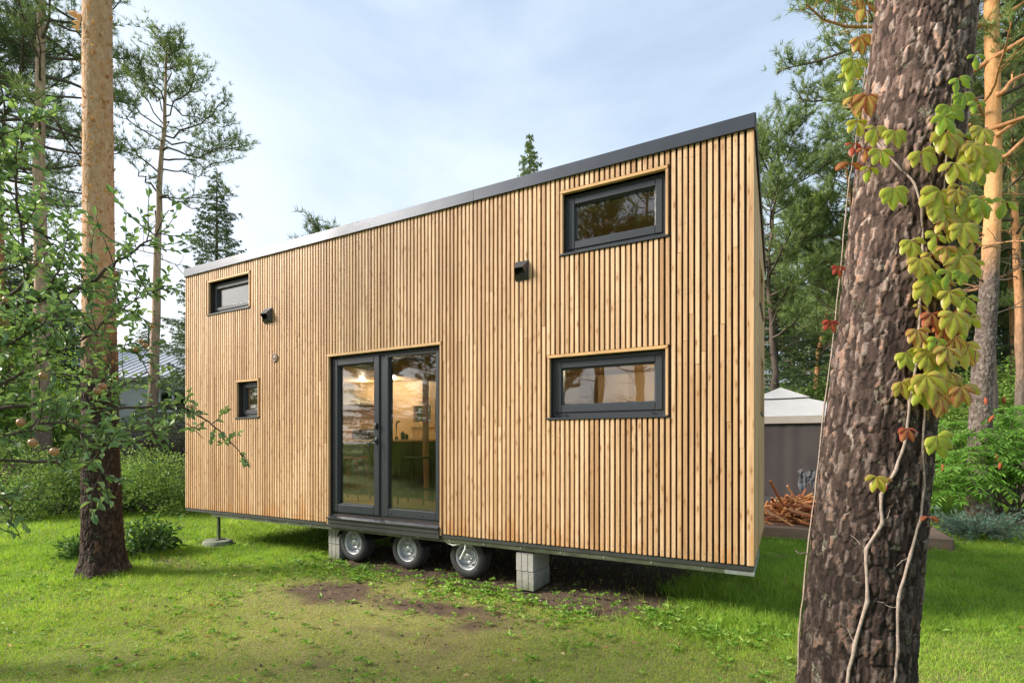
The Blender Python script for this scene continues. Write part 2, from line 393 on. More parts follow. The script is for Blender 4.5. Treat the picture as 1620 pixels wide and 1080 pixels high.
def trunk_mat(name, lo, hi, z0, z1):
    m = MT(name); v = m.coord((1, 1, .25)); n = m.noise(v, 24, 5, .65)
    z = m.n('ShaderNodeSeparateXYZ', {0: m.n('ShaderNodeTexCoord').outputs['Object']}).outputs[2]
    f = m.math('DIVIDE', m.math('SUBTRACT', m.math('ADD', z, m.noise(v, 3, 3)), z0), z1-z0, True)
    c = m.mix(f, lo, hi)
    c = m.mix(1, c, m.ramp(n, [(.32, (.55, .52, .5)), (.68, (1.35, 1.33, 1.3))]), 'MULTIPLY')
    m.set(base=c, rough=.9); m.bump(n, .6, .02); return m.m
M_trunkA = trunk_mat('pine_trunk_rusty', (.16, .12, .10), (.48, .33, .23), 2, 6)
M_trunkO = trunk_mat('pine_trunk_orange', (.17, .13, .11), (.50, .25, .11), 3, 6)
M_trunkD = trunk_mat('spruce_trunk', (.08, .062, .052), (.12, .09, .07), 2, 6)

# ------------------------------------------------------------------ ground
def ell(x, y, c, rx, ry, rot=0):
    dx = x-c[0]; dy = y-c[1]; ca, sa = math.cos(rot), math.sin(rot)
    return np.exp(-(((dx*ca+dy*sa)/rx)**2+((-dx*sa+dy*ca)/ry)**2))
UX, UY = (.8819, -.4715), (.4715, .8819)
P0 = (-4.977, 7.7975); HL, HW = 7.842, 2.3
RZ = math.atan2(-.4715, .8819)
def to_local(x, y):
    dx = x-P0[0]; dy = y-P0[1]; return dx*UX[0]+dy*UX[1], dx*UY[0]+dy*UY[1]
def W(lx, ly, z=0): return Vector((P0[0]+lx*UX[0]+ly*UY[0], P0[1]+lx*UX[1]+ly*UY[1], z))
def soil_f(x, y):
    x = np.asarray(x, float); y = np.asarray(y, float)
    s = 1.0*ell(x, y, G(525, 932), .75, .40, -.3)+.95*ell(x, y, G(690, 960), .62, .26, -.3)+.45*ell(x, y, G(600, 1000), .7, .18, -.4)
    s = s+.55*ell(x, y, G(250, 884), .8, .3)+.6*ell(x, y, G(330, 895), .7, .2)+.28*ell(x, y, G(620, 1050), 1.0, .35)+.2*ell(x, y, G(470, 1060), .8, .25)
    s = s+.45*ell(x, y, G(760, 990), .7, .2)+.3*ell(x, y, G(60, 905), 1.0, .25)
    s = s+.6*ell(x, y, G(1235, 880), .35, .25)
    lx, ly = to_local(x, y)
    u = 1/(1+np.exp(-(lx-3.0)*3))*1/(1+np.exp((lx-7.0)*5))*1/(1+np.exp(-(ly+.05)*9))*1/(1+np.exp((ly-2.3)*6))
    s = s+1.25*u+.9*ell(lx, ly, (6.45, -.05), .55, .42)
    s = s+.25*ell(x, y, (-4.75, 5.8), .6, .5)
    return s
def dry_f(x, y):
    return np.clip(0.9*ell(x, y, (-.9, 3.9), 2.8, 1.5)+.5*ell(x, y, (-1.6, 5.2), 1.8, .8)+.35*ell(x, y, (2.6, 3.2), 1.2, .5), 0, 1)
def ghgt(x, y):
    return .018*fbm(x*1.3, y*1.3, 0, 3, 5)+.010*fbm(x*6, y*6, 0, 2, 9)-.012

def axis_pts(a, b, st, far):
    core = np.arange(a, b+1e-6, st); out = []; d = st; p = 0
    while p < far:
        d *= 1.35; p += d; out.append(p)
    out = np.array(out); return np.concatenate([(a-out)[::-1], core, b+out])
gxs = axis_pts(-8, 8, .035, 700); gys = axis_pts(2.2, 11, .035, 900)
X, Y = np.meshgrid(gxs, gys); nxg, nyg = len(gxs), len(gys)
Zg = ghgt(X, Y); fade = np.clip((14-np.hypot(X, Y))/3, 0, 1); Zg = Zg*fade-.01*(1-fade)
S = soil_f(X, Y)+.38*fbm(X*3.1, Y*3.1, 0, 4, 3)
Zg = Zg+fade*np.clip(S, 0, 1)*.008*fbm(X*18, Y*18, 0, 2, 13)
g = NM(); i = np.arange(nyg-1)[:, None]; j = np.arange(nxg-1)[None, :]
g.add(np.stack([X, Y, Zg], -1), np.stack([i*nxg+j, i*nxg+j+1, (i+1)*nxg+j+1, (i+1)*nxg+j], -1).reshape(-1, 4))
m = MT('ground'); so_ = m.attr('soil'); dr_ = m.attr('dry')
pos = m.n('ShaderNodeNewGeometry').outputs['Position']
n1 = m.noise(pos, 6, 6, .65); n2 = m.noise(pos, 60, 5, .7); n3 = m.noise(pos, 1.1, 4)
soilc = m.mix(.5, m.ramp(n1, [(.3, (.055, .038, .027)), (.7, (.15, .10, .068))]), m.ramp(n2, [(.3, (.045, .03, .022)), (.7, (.21, .15, .10))]))
turf = m.mix(.6, m.ramp(n1, [(.3, (.11, .17, .03)), (.7, (.22, .29, .05))]), m.ramp(n2, [(.35, (.035, .05, .015)), (.65, (.34, .40, .09))]))
moss = m.mix(.5, m.ramp(n1, [(.3, (.17, .17, .05)), (.7, (.30, .26, .09))]), m.ramp(n2, [(.35, (.08, .07, .03)), (.65, (.48, .42, .18))]))
gc = m.mix(dr_, turf, moss)
sf = m.ramp(m.math('ADD', so_, m.math('MULTIPLY_ADD', n2, .5)), [(.42, (0, 0, 0)), (.75, (1, 1, 1))])
sf.node.inputs[0].links[0].from_node.inputs[1].links[0].from_node.inputs[2].default_value = -.25
gc = m.mix(sf, gc, soilc)
m.set(base=gc, rough=.95, spec=.2); m.bump(m.mix(.5, n2, m.noise(pos, 180, 3, .7)), .8, .02)
ground = g.build('ground', m.m, None, True); tag(ground, kind='structure')
for nm, arr in (('soil', S), ('dry', dry_f(X, Y)+.25*fbm(X*2, Y*2, 0, 3, 8))):
    a_ = ground.data.attributes.new(nm, 'FLOAT', 'POINT'); a_.data.foreach_set('value', np.clip(arr, 0, 1).astype(np.float32).ravel())

# ------------------------------------------------------------------ the tiny house
house = empty('tiny_house', (P0[0], P0[1], 0), RZ)
tag(house, 'tiny house on a trailer clad in pale vertical wooden slats with a dark roof edge', 'tiny house')
HT_F, HT_B, Z0 = 4.0, 3.52, .49
def roofz(y): return HT_F+(HT_B-HT_F)*y/HW
OPEN = {  # x0, x1, z0, z1 of each opening in the front wall
    'UR': (6.190, 7.148, 3.275, 3.848), 'LR': (6.055, 7.148, 1.72, 2.295), 'DOOR': (3.060, 4.752, .60, 2.545),
    'UL': (.585, 1.51, 3.362, 3.825), 'LL': (1.245, 1.700, 1.835, 2.328)}
def holed(nm, x0, x1, z0, z1, holes, ya, yb, plane='x'):
    xs = sorted(set([x0, x1]+[h[0] for h in holes]+[h[1] for h in holes])); zs = sorted(set([z0, z1]+[h[2] for h in holes]+[h[3] for h in holes]))
    def full(i, j):
        if i < 0 or j < 0 or i >= len(xs)-1 or j >= len(zs)-1: return False
        cx = (xs[i]+xs[i+1])/2; cz = (zs[j]+zs[j+1])/2
        return not any(h[0] < cx < h[1] and h[2] < cz < h[3] for h in holes)
    def P(a, b, c): return (a, b, c) if plane == 'x' else (b, a, c)
    for i in range(len(xs)-1):
        for j in range(len(zs)-1):
            if not full(i, j): continue
            a, b, c, d = xs[i], xs[i+1], zs[j], zs[j+1]
            for y in (ya, yb): nm.add([P(a, y, c), P(b, y, c), P(b, y, d), P(a, y, d)], [[0, 1, 2, 3]])
            if not full(i-1, j): nm.add([P(a, ya, c), P(a, yb, c), P(a, yb, d), P(a, ya, d)], [[0, 1, 2, 3]])
            if not full(i+1, j): nm.add([P(b, ya, c), P(b, yb, c), P(b, yb, d), P(b, ya, d)], [[0, 1, 2, 3]])
            if not full(i, j-1): nm.add([P(a, ya, c), P(b, ya, c), P(b, yb, c), P(a, yb, c)], [[0, 1, 2, 3]])
            if not full(i, j+1): nm.add([P(a, ya, d), P(b, ya, d), P(b, yb, d), P(a, yb, d)], [[0, 1, 2, 3]])
FH = list(OPEN.values())
w_ = NM(); holed(w_, .03, HL-.03, Z0, HT_F-.03, FH, .032, .11); w_.build('wall', M_memb, house)
# inner plywood lining of the front wall
wl = NM(); holed(wl, .115, HL-.115, .62, 3.85, [(h[0]+.01, h[1]-.01, h[2]+.01, h[3]-.01) for h in FH], .113, .128); wl.build('wall_lining', M_ply, house)
BWIN = (2.62, 3.05, 1.78, 2.12)
bw = NM(); holed(bw, .03, HL-.03, Z0, HT_B-.02, [BWIN], HW-.11, HW-.03); bw.build('wall', M_memb, house)
bl = NM(); holed(bl, .115, HL-.115, .62, HT_B-.03, [BWIN], HW-.128, HW-.113); bl.build('wall_lining', M_ply, house)
SWIN = [(1.25, 1.85, 1.80, 2.35), (1.05, 1.75, 2.85, 3.25)]
for xx, sgn, holes in ((.03, 1, []), (HL-.11, -1, SWIN)):
    sw = NM(); holed(sw, .115, HW-.115, Z0, HT_B-.05, holes, xx, xx+.08, 'y')
    sw.add([(xx, .115, HT_B-.05), (xx+.08, .115, HT_B-.05), (xx+.08, HW-.115, HT_B-.05), (xx, HW-.115, HT_B-.05),
            (xx, .115, roofz(.115)-.04), (xx+.08, .115, roofz(.115)-.04), (xx+.08, HW-.115, roofz(HW-.115)-.04), (xx, HW-.115, roofz(HW-.115)-.04)],
           [[0, 1, 5, 4], [2, 3, 7, 6], [1, 2, 6, 5], [0, 4, 7, 3]])
    sw.build('wall', M_memb, house)
    si = NM(); y_ = xx+.083 if sgn > 0 else xx-.018
    holed(si, .13, HW-.13, .62, HT_B-.06, holes, y_, y_+.015, 'y'); si.build('wall_lining', M_ply, house)
# floor, loft, ceiling
f_ = NM(); rr = random.Random(3)
for k in range(15):
    y0 = .13+k*(HW-.26)/15; f_.box(.13, HL-.13, y0+.001, y0+(HW-.26)/15-.001, .585, .62, rr.random())
f_.build('floor', M_floor, house)
l_ = NM(); l_.box(.135, 3.05, .35, HW-.135, 2.5, 2.62); l_.box(3.05, 3.10, .35, HW-.135, 2.46, 2.72); l_.build('loft_floor', M_ply, house)
p_ = NM(); p_.box(.95, 1.0, .135, HW-.135, .625, 2.495); p_.build('partition', M_ply, house); p_ = NM(); p_.box(5.35, 5.40, .135, 1.4, .625, 3.4); p_.build('partition', M_ply, house)
c_ = NM(); c_.add([(.12, .12, roofz(.12)-.16), (HL-.12, .12, roofz(.12)-.16), (HL-.12, HW-.12, roofz(HW-.12)-.16), (.12, HW-.12, roofz(HW-.12)-.16)], [[0, 1, 2, 3]]); c_.build('ceiling', M_ply, house)
# slat cladding, front
pitch, sw_ = .0490, .0315
def slat_run(nm, x0, x1, z0, zt, cuts, ya, yb, rng, axis='x'):
    segs = [(z0, zt)]
    for c in cuts:
        if c[1]-.004 > x0 and c[0]+.004 < x1:
            ns = []
            for a, b in segs:
                if c[2] <= a and c[3] >= b: continue
                if c[3] <= a or c[2] >= b: ns.append((a, b)); continue
                if c[2] > a: ns.append((a, c[2]))
                if c[3] < b: ns.append((c[3], b))
            segs = ns
    for a, b in segs:
        # boards are butted at random heights
        cutz = [a, b]
        if b-a > 2.6: cutz = [a, a+(b-a)*rng.uniform(.25, .75), b]
        for p, q in zip(cutz[:-1], cutz[1:]):
            r_ = rng.random(); j = rng.uniform(-.0018, .0018); dz = rng.uniform(-.0015, .0015)
            if axis == 'x': nm.bevbox(x0+j, x1+j, ya+dz, yb, p+.0006, q-.0006, .0022, r_)
            else: nm.bevbox(ya, yb+dz, x0+j, x1+j, p+.0006, q-.0006, .0022, r_)
rng = random.Random(11)
cuts = [(OPEN['UR'][0]-.026, OPEN['UR'][1]+.022, OPEN['UR'][2]-.02, OPEN['UR'][3]+.03),
        (OPEN['LR'][0]-.026, OPEN['LR'][1]+.022, OPEN['LR'][2]-.02, OPEN['LR'][3]+.03),
        (OPEN['DOOR'][0]-.028, OPEN['DOOR'][1]+.022, 0, OPEN['DOOR'][3]+.03),
        (OPEN['UL'][0]-.026, OPEN['UL'][1]+.022, OPEN['UL'][2]-.015, OPEN['UL'][3]+.03),
        (OPEN['LL'][0]-.026, OPEN['LL'][1]+.022, OPEN['LL'][2]-.015, OPEN['LL'][3]+.03)]
sl_ = NM(); x = .002
pitch = (HL-.0565)/round((HL-.0565)/.0490)
while x+sw_ < HL-.056:
    slat_run(sl_, x, x+sw_, .492+rng.uniform(-.002, .002), HT_F-.004, cuts, .0, .031, rng); x += pitch
sl_.bevbox(HL-.052, HL-.030, .0, .031, .49, HT_F-.004, .002, .2); sl_.bevbox(HL-.0295, HL, -.001, .031, .49, HT_F-.004, .002, .75)
sl_.build('slat_cladding', M_slat, house)
ss = NM(); y = .034
scut = [(h[0]-.03, h[1]+.03, h[2]-.03, h[3]+.03) for h in SWIN]
while y+sw_ < HW-.01:
    slat_run(ss, y, y+sw_+.01, .49, roofz(y)-.02, scut, HL-.029, HL-.001, rng, 'y'); y += pitch
ss.build('slat_cladding', M_slat, house)
sb = NM(); y = .034
while y+sw_ < HW-.01:
    slat_run(sb, y, y+sw_+.01, .49, roofz(y)-.02, [], .001, .029, rng, 'y'); y += pitch
sb.build('slat_cladding', M_slat, house)
sbk = NM(); x = .002
while x+sw_ < HL:
    slat_run(sbk, x, x+sw_, .49, HT_B-.02, [(BWIN[0]-.03, BWIN[1]+.03, BWIN[2]-.03, BWIN[3]+.03)], HW-.029, HW, rng); x += pitch
sbk.build('slat_cladding', M_slat, house)
# screw heads holding the slats
sk = NM(); x = .002
while x+sw_ < HL-.056:
    if x > 2.2:
        for z in (.55, .95, 1.55, 2.15, 2.75, 3.35, 3.9):
            if not any(c[0]-.02 < x+.016 < c[1]+.02 and c[2]-.02 < z < c[3]+.02 for c in cuts):
                zz = z+rng.uniform(-.012, .012); xc = x+sw_/2+rng.uniform(-.002, .002); sk.box(xc-.0024, xc+.0024, -.0032, -.001, zz-.0026, zz+.0026)
    x += pitch
tag(sk.build('screws', M_galv, house), kind='stuff')
# roof and fascia
rf = NM()
V = [(-.0, .02, HT_F+.004), (HL, .02, HT_F+.004), (HL, HW+.02, HT_B+.0), (0, HW+.02, HT_B+.0)]
V2 = [(a, b, c+.09) for a, b, c in V]
rf.add(V+V2, [[0, 3, 2, 1], [4, 5, 6, 7], [0, 1, 5, 4], [1, 2, 6, 5], [2, 3, 7, 6], [3, 0, 4, 7]]); roof = rf.build('roof', M_fascia, house)
fa = NM(); seams = [0, 2.63, 5.2, HL+.006]
for a, b in zip(seams[:-1], seams[1:]):
    fa.bevbox(a-.006*(a == 0), b-.0015, -.022, .016, HT_F-.006, HT_F+.112, .0015)
fa.build('fascia', M_fascia, roof)
ve = NM()
for xx in (HL+.004,):
    V = [(xx, -.02, HT_F-.03), (xx+.012, -.02, HT_F-.03), (xx+.012, HW+.03, HT_B-.03), (xx, HW+.03, HT_B-.03)]
    ve.add(V+[(a, b, c+.138) for a, b, c in V], [[0, 3, 2, 1], [4, 5, 6, 7], [0, 1, 5, 4], [1, 2, 6, 5], [2, 3, 7, 6], [3, 0, 4, 7]])
ve.build('verge_flashing', M_black, roof)

def frame4(nm, x0, x1, z0, z1, wl_, wr, wt, wb, ya, yb, b=.003):
    nm.bevbox(x0, x0+wl_, ya, yb, z0, z1, b); nm.bevbox(x1-wr, x1, ya, yb, z0, z1, b)
    nm.bevbox(x0+wl_-.001, x1-wr+.001, ya+.0012, yb, z1-wt, z1-.0004, b); nm.bevbox(x0+wl_-.001, x1-wr+.001, ya+.0012, yb, z0+.0004, z0+wb, b)
def window(key, label, wf=.045, ws=.062, wb=.085, d=.066):
    x0, x1, z0, z1 = OPEN[key]
    o = bpy.data.objects.new('window', None); link(o, house); o['label'] = label
    o.location = ((x0+x1)/2, 0, z0); 
    def bb(nm, name, mat, sm=False):
        ob = nm.build(name, mat, o, sm); ob.location = (-(x0+x1)/2, 0, -z0); return ob
    t = NM(); t.bevbox(x0-.026, x1+.020, -.005, .095, z1, z1+.028, .002, .6); bb(t, 'head_trim', M_trim)
    t = NM(); t.bevbox(x0-.024, x0-.0005, -.001, .110, z0-.012, z1-.0005, .002, .2); bb(t, 'side_trim', M_jamb); t = NM(); t.bevbox(x1+.0005, x1+.022, -.001, .110, z0-.012, z1-.0005, .002, .7); bb(t, 'side_trim', M_jamb)
    t = NM(); t.bevbox(x0-.03, x1+.024, -.014, d+.01, z0-.019, z0-.001, .002); bb(t, 'sill', M_frame)
    t = NM(); frame4(t, x0+.001, x1-.001, z0+.001, z1-.001, wf, wf, wf, wf+.012, d, .155); bb(t, 'frame', M_frame)
    t = NM(); frame4(t, x0+wf-.008, x1-wf+.008, z0+wf+.004, z1-wf+.008, ws, ws, ws, wb-.01, d-.012, .140, .006)
    frame4(t, x0+wf+ws-.009, x1-wf-ws+.009, z0+wf+wb-.01, z1-wf-ws+.009, .012, .012, .012, .012, d+.006, .13, .003)
    for k in (.12, .88):
        xc = x0+(x1-x0)*k; t.bevbox(xc-.018, xc+.018, d-.019, d-.010, z0+.030, z0+.040, .002)
    bb(t, 'sash', M_frame)
    t = NM(); t.box(x0+wf+ws-.01, x1-wf-ws+.01, d+.022, d+.030, z0+wf+wb-.01, z1-wf-ws+.01); bb(t, 'pane', M_glass)
    return o
window('UR', 'wide upper window near the right end of the tiny house')
window('LR', 'wide lower window near the right end of the tiny house')
window('UL', 'small upper window near the left end of the tiny house', .05, .05, .06, .080)
wll = window('LL', 'smallest window, low at the left end of the tiny house', .04, .045, .07, .080)
# blind behind the smallest window
b_ = NM(); z = 1.86
while z < 2.31: b_.box(1.27, 1.68, .175, .195, z, z+.016, rng.random()); z += .019
bo = b_.build('blind', M_jamb, wll); bo.location = (-(1.245+1.7)/2, 0, -1.835)
for (a, b, c, d_) in SWIN:
    o = bpy.data.objects.new('window', None); link(o, house)
    t = NM(); M90 = None
    for (p, q, r_, s_) in ((a, a+.07, c, d_), (b-.07, b, c, d_), (a, b, c, c+.08), (a, b, d_-.07, d_)): t.bevbox(HL-.07, HL-.03, p+.001, q-.001, r_+.001, s_-.001, .003)
    t.build('frame', M_frame, o)
    t = NM(); t.bevbox(HL-.03, HL+.012, a-.025, b+.025, c-.03, c-.008, .002); t.build('sill', M_frame, o)
    t = NM(); t.box(HL-.052, HL-.045, a+.06, b-.06, c+.07, d_-.06); t.build('pane', M_glass, o)
    t = NM(); t.bevbox(HL-.09, HL+.006, a-.028, a-.001, c, d_+.02, .002, .4); t.build('side_trim', M_jamb, o); t = NM(); t.bevbox(HL-.09, HL+.006, b+.001, b+.028, c, d_+.02, .002, .8); t.build('side_trim', M_jamb, o); t = NM(); t.bevbox(HL-.09, HL+.006, a, b, d_+.001, d_+.026, .002, .5); t.build('head_trim', M_jamb, o)
o = bpy.data.objects.new('window', None); link(o, house)
t = NM(); frame4(t, BWIN[0]-.05, BWIN[1]+.05, BWIN[2]-.05, BWIN[3]+.05, .09, .09, .09, .09, HW-.16, HW-.05); t.build('frame', M_ply, o)
t = NM(); t.box(BWIN[0], BWIN[1], HW-.09, HW-.08, BWIN[2], BWIN[3]); t.build('pane', M_glass, o)

# double door: opening leaf on the left, fixed glass on the right
x0, x1, z0, z1 = OPEN['DOOR']; DY = .066
door = bpy.data.objects.new('door', None); link(door, house); door['label'] = 'tall glazed double door in an anthracite frame'
t = NM(); t.bevbox(x0-.028, x1+.020, -.005, .095, z1, z1+.030, .002, .55); t.build('head_trim', M_trim, door)
t = NM(); t.bevbox(x0-.026, x0-.0005, -.001, .110, .475, z1-.0005, .002, .15); t.build('side_trim', M_jamb, door); t = NM(); t.bevbox(x1+.0005, x1+.022, -.001, .110, .475, z1-.0005, .002, .8); t.build('side_trim', M_jamb, door)
XM = 3.845
t = NM(); frame4(t, x0+.001, x1-.001, z0+.001, z1-.001, .03, .06, .035, .03, DY, .16)
t.bevbox(XM+.005, XM+.095, DY-.004, .16, z0+.012, z1-.036, .005)
t.build('frame', M_frame, door)
t = NM(); frame4(t, x0+.022, XM+.002, z0+.022, z1-.028, .085, .085, .085, .10, DY-.022, .145, .007)
frame4(t, x0+.106, XM-.082, z0+.121, z1-.112, .012, .012, .012, .012, DY+.002, .13, .003)
leaf = t.build('door_leaf', M_frame, door)
t = NM(); t.box(x0+.10, XM-.075, DY+.024, DY+.032, z0+.115, z1-.105); t.build('pane', M_glass, leaf)
h_ = NM(); hx = XM-.035
h_.bevbox(hx-.014, hx+.014, DY-.034, DY-.02, 1.46, 1.54, .003); h_.bevbox(hx-.014, hx+.014, DY-.046, DY-.02, 1.64, 1.71, .003)
h_.tube([(hx, DY-.03, 1.50), (hx, DY-.075, 1.50), (hx-.02, DY-.085, 1.497), (hx-.05, DY-.085, 1.48), (hx-.062, DY-.085, 1.43), (hx-.06, DY-.085, 1.36)], .0085, 8); h_.build('handle', M_black, leaf, True)
t = NM(); frame4(t, XM+.085, x1-.045, z0+.022, z1-.028, .045, .05, .045, .09, DY-.012, .145, .006)
for k in (XM+.17, XM+.62): t.bevbox(k-.014, k+.014, DY-.02, DY-.01, z0+.055, z0+.068, .002)
fx_ = t.build('fixed_sash', M_frame, door)
t = NM(); t.box(XM+.125, x1-.09, DY+.020, DY+.028, z0+.105, z1-.07); t.build('pane', M_glass, fx_)
t = NM()
t.add([(x0+.0, -.032, .560), (x1-.002, -.032, .560), (x1-.002, DY+.0, .600), (x0, DY, .600), (x0, -.032, .545), (x1-.002, -.032, .545), (x1-.002, DY, .57), (x0, DY, .57)],
      [[0, 1, 2, 3], [4, 5, 1, 0], [4, 0, 3, 7], [5, 6, 2, 1], [4, 7, 6, 5]]); t.build('threshold', M_fascia, door)
t = NM(); t.bevbox(x0+.001, x1-.002, -.016, .03, .492, .545, .003); t.bevbox(x0+.001, x1-.002, -.008, .0115, .436, .490, .003); t.build('step_panel', M_base, door)

# vents
def vent(xc, zb, wv, hv):
    x0, x1 = xc-wv/2, xc+wv/2; zt = zb+hv; zm = zb+hv*.56; i_ = .022; d = .085
    t = NM()
    t.bevbox(x0-.004, x1+.004, -.006, .001, zb-.004, zt+.004, .001)
    A = [(x0, -.006, zt), (x1, -.006, zt), (x1-i_, -d, zm), (x0+i_, -d, zm), (x1, -.006, zb), (x0, -.006, zb), (x1-.005, -d*.62, zb+.045), (x0+.005, -d*.62, zb+.045)]
    t.add(A, [[0, 1, 2, 3]]); t.add(A, [[1, 4, 2]]); t.add(A, [[0, 3, 5]]); t.add(A, [[4, 5, 7, 6]])
    B = [(a+(xc-a)*.06, b*.9-.001, zb+(c-zb)*.93) for a, b, c in A]
    t.add(B, [[0, 1, 2, 3]]); t.add(B, [[1, 4, 2]]); t.add(B, [[0, 3, 5]])
    v = t.build('vent_hood', M_frame, house)
    q = NM(); q.bevbox(x0+.02, x1-.02, -.02, -.007, zb+.02, zb+hv*.5, .002); q.build('vent_flap', M_black, v)
vent(1.93, 3.085, .15, .20); vent(5.757, 3.09, .135, .185)
t = NM(); My = Matrix.Translation((2.06, -.004, 2.61)) @ Matrix.Rotation(R(90), 4, 'X')
t.lathe([(.0, .006), (.035, .006), (.04, .003), (.046, .010), (.056, .010), (.060, .0), (.060, -.004)], 28, My)
t.build('round_vent', simple('brown_vent', (.20, .12, .08), .6), house, True)

# chassis
t = NM(); t.bevbox(.0, HL-.002, .012, .05, .447, .489, .002); t.build('base_panel', M_base, house)
cy = NM(); cy.bevbox(.02, HL-.02, .02, HW-.02, .49, .575, .003); cy.build('underfloor', M_base, house)
ch = empty('tmp'); bpy.data.objects.remove(ch)
t = NM()
t.bevbox(.62, HL-.004, .022, .028, .410, .446, .001); t.bevbox(.62, HL-.004, .022, .070, .404, .410, .001)
t.bevbox(.62, HL-.004, .0285, .070, .440, .446, .001)
rail = t.build('chassis_rail', M_rail, house)
t = NM(); t.lathe([(0, .004), (.008, .004), (.009, 0)], 8, Matrix.Rotation(R(90), 4, 'X')); bo_ = t.build('bolt', M_galv, rail); bo_.location = (1.0, .021, .428)
for k in range(1, 16):
    c = bo_.copy(); link(c, rail); c.location = (1.0+k*.43, .021, .428)
t = NM()
for yy in (.36, 1.9): t.bevbox(.4, HL-.15, yy, yy+.06, .405, .485, .003)
for k in range(9):
    xk = .8+k*.8; t.bevbox(xk, xk+.05, .08, HW-.08, .40, .484, .003)
t.bevbox(.55, HL-.03, HW-.09, HW-.03, .41, .48, .003)
t.build('chassis_frame', M_galv, house)
t = NM(); t.bevbox(HL-.22, HL+.001, .004, .020, .408, .436, .001); t.bevbox(HL-.006, HL+.002, .02, .9, .404, .47, .001); t.build('end_plate', M_galv, house)
t = NM(); t.bevbox(.75, 1.6, .12, .30, .405, .43, .003); t.build('side_tray', M_galv, house)

TR = .235
def wheel(xc, yc, lab=None):
    o = bpy.data.objects.new('wheel', None); link(o, house); o.location = (xc, yc, TR)
    if lab: o['label'] = lab
    return o
Mw = Matrix.Rotation(R(90), 4, 'X')
t = NM(); rw = .085
t.lathe([(.138, rw*.80), (.150, rw*.97), (.175, rw*1.02), (.205, rw*.93), (.226, rw*.78), (TR, rw*.60), (TR-.006, rw*.58), (TR-.006, rw*.50), (TR, rw*.48), (TR, rw*.18), (TR-.007, rw*.16), (TR-.007, rw*.06), (TR, rw*.04),
         (TR, -rw*.30), (TR-.007, -rw*.32), (TR-.007, -rw*.4), (TR, -rw*.42), (TR, -rw*.6), (.226, -rw*.78), (.205, -rw*.93), (.15, -rw), (.138, -rw*.8)], 56, Mw)
for k in range(56):
    a = k*2*math.pi/56
    Mk = Mw @ Matrix.Rotation(a, 4, 'Z') @ Matrix.Translation((TR-.003, 0, 0))
    t.box(-.004, .0045, -.004, .004, rw*.2, rw*.47, .5, Mk)
o = wheel(0, 0); tyre0 = t.build('tyre', M_tyre, o, True)
t = NM()
t.lathe([(.139, rw*.86), (.146, rw*.90), (.141, rw*.94), (.132, rw*.90), (.126, rw*.55), (.122, rw*.30), (.112, rw*.12), (.104, rw*.06), (.094, rw*.14), (.088, rw*.34), (.076, rw*.42), (.060, rw*.40), (.052, rw*.30), (.044, rw*.30), (.040, rw*.62), (.034, rw*.70), (.0, rw*.72)], 48, Mw)
t.lathe([(.139, -rw*.8), (.120, -rw*.5), (.120, rw*.2)], 40, Mw)
rim0 = t.build('rim', M_rim, o, True)
t = NM()
for k in range(5):
    a = k*2*math.pi/5; Mk = Mw @ Matrix.Translation((.066*math.cos(a), .066*math.sin(a), rw*.41)); t.lathe([(.009, 0), (.009, .012), (.006, .016), (0, .016)], 6, Mk)
nut0 = t.build('wheel_nuts', M_galv, o)
t = NM()
for k in range(8):
    a = (k+.5)*2*math.pi/8; Mk = Mw @ Matrix.Translation((.095*math.cos(a), .095*math.sin(a), rw*.15)) @ Matrix.Rotation(a, 4, 'Z'); t.lathe([(.0, .008), (.008, .007), (.0095, .0)], 12, Mk)
hole0 = t.build('rim_holes', M_black, o)
def local_ray(px, v):
    r = (px-810)/810; lx = .8819*r-.4715; ly = .4715*r+.8819; tt = (v+4.530)/ly
    return 8.0657+lx*tt, tt
def LP(px, py, v):
    x, tt = local_ray(px, v); return x, v, EYE+(700-py)/810*tt
WY = .24
wx = [local_ray(p, WY-rw)[0] for p in (558, 643, 738)]
o.location = (wx[2], WY, TR)
protos = [tyre0, rim0, nut0, hole0]
for k, xx in enumerate(wx[:2]):
    q = wheel(xx, WY)
    for s_ in protos: c = s_.copy(); link(c, q)
for xx in wx:
    q = wheel(xx, HW-WY); q.rotation_euler = (0, 0, math.pi)
    for s_ in protos: c = s_.copy(); link(c, q)
for xx in wx: t = NM(); t.tube([(xx, .34, TR), (xx, HW-.34, TR)], .03, 8); t.bevbox(xx-.03, xx+.10, .37, .42, .2, .38, .004); t.build('axle', M_black, house)
for xx in wx:
    t = NM()
    for a in range(10):
        a0 = math.pi*(.08+.84*a/10); a1 = math.pi*(.08+.84*(a+1)/10); rr_ = TR+.02
        p = [(xx+rr_*math.cos(q_), yy, TR+rr_*math.sin(q_)*.86) for q_ in (a0, a1) for yy in (.13, .36)]
        t.add(p, [[0, 1, 3, 2]]); t.add([(q_[0], q_[1], q_[2]+.004) for q_ in p], [[0, 2, 3, 1]])
    t.build('mudguard', M_black, house, True)
# prop leg on a slab
lg = NM(); lg.bevbox(.665, .705, .075, .11, .066, .46, .003); lg.bevbox(.62, .75, .02, .16, .056, .066, .002); lg.build('prop_leg', M_rail, house)

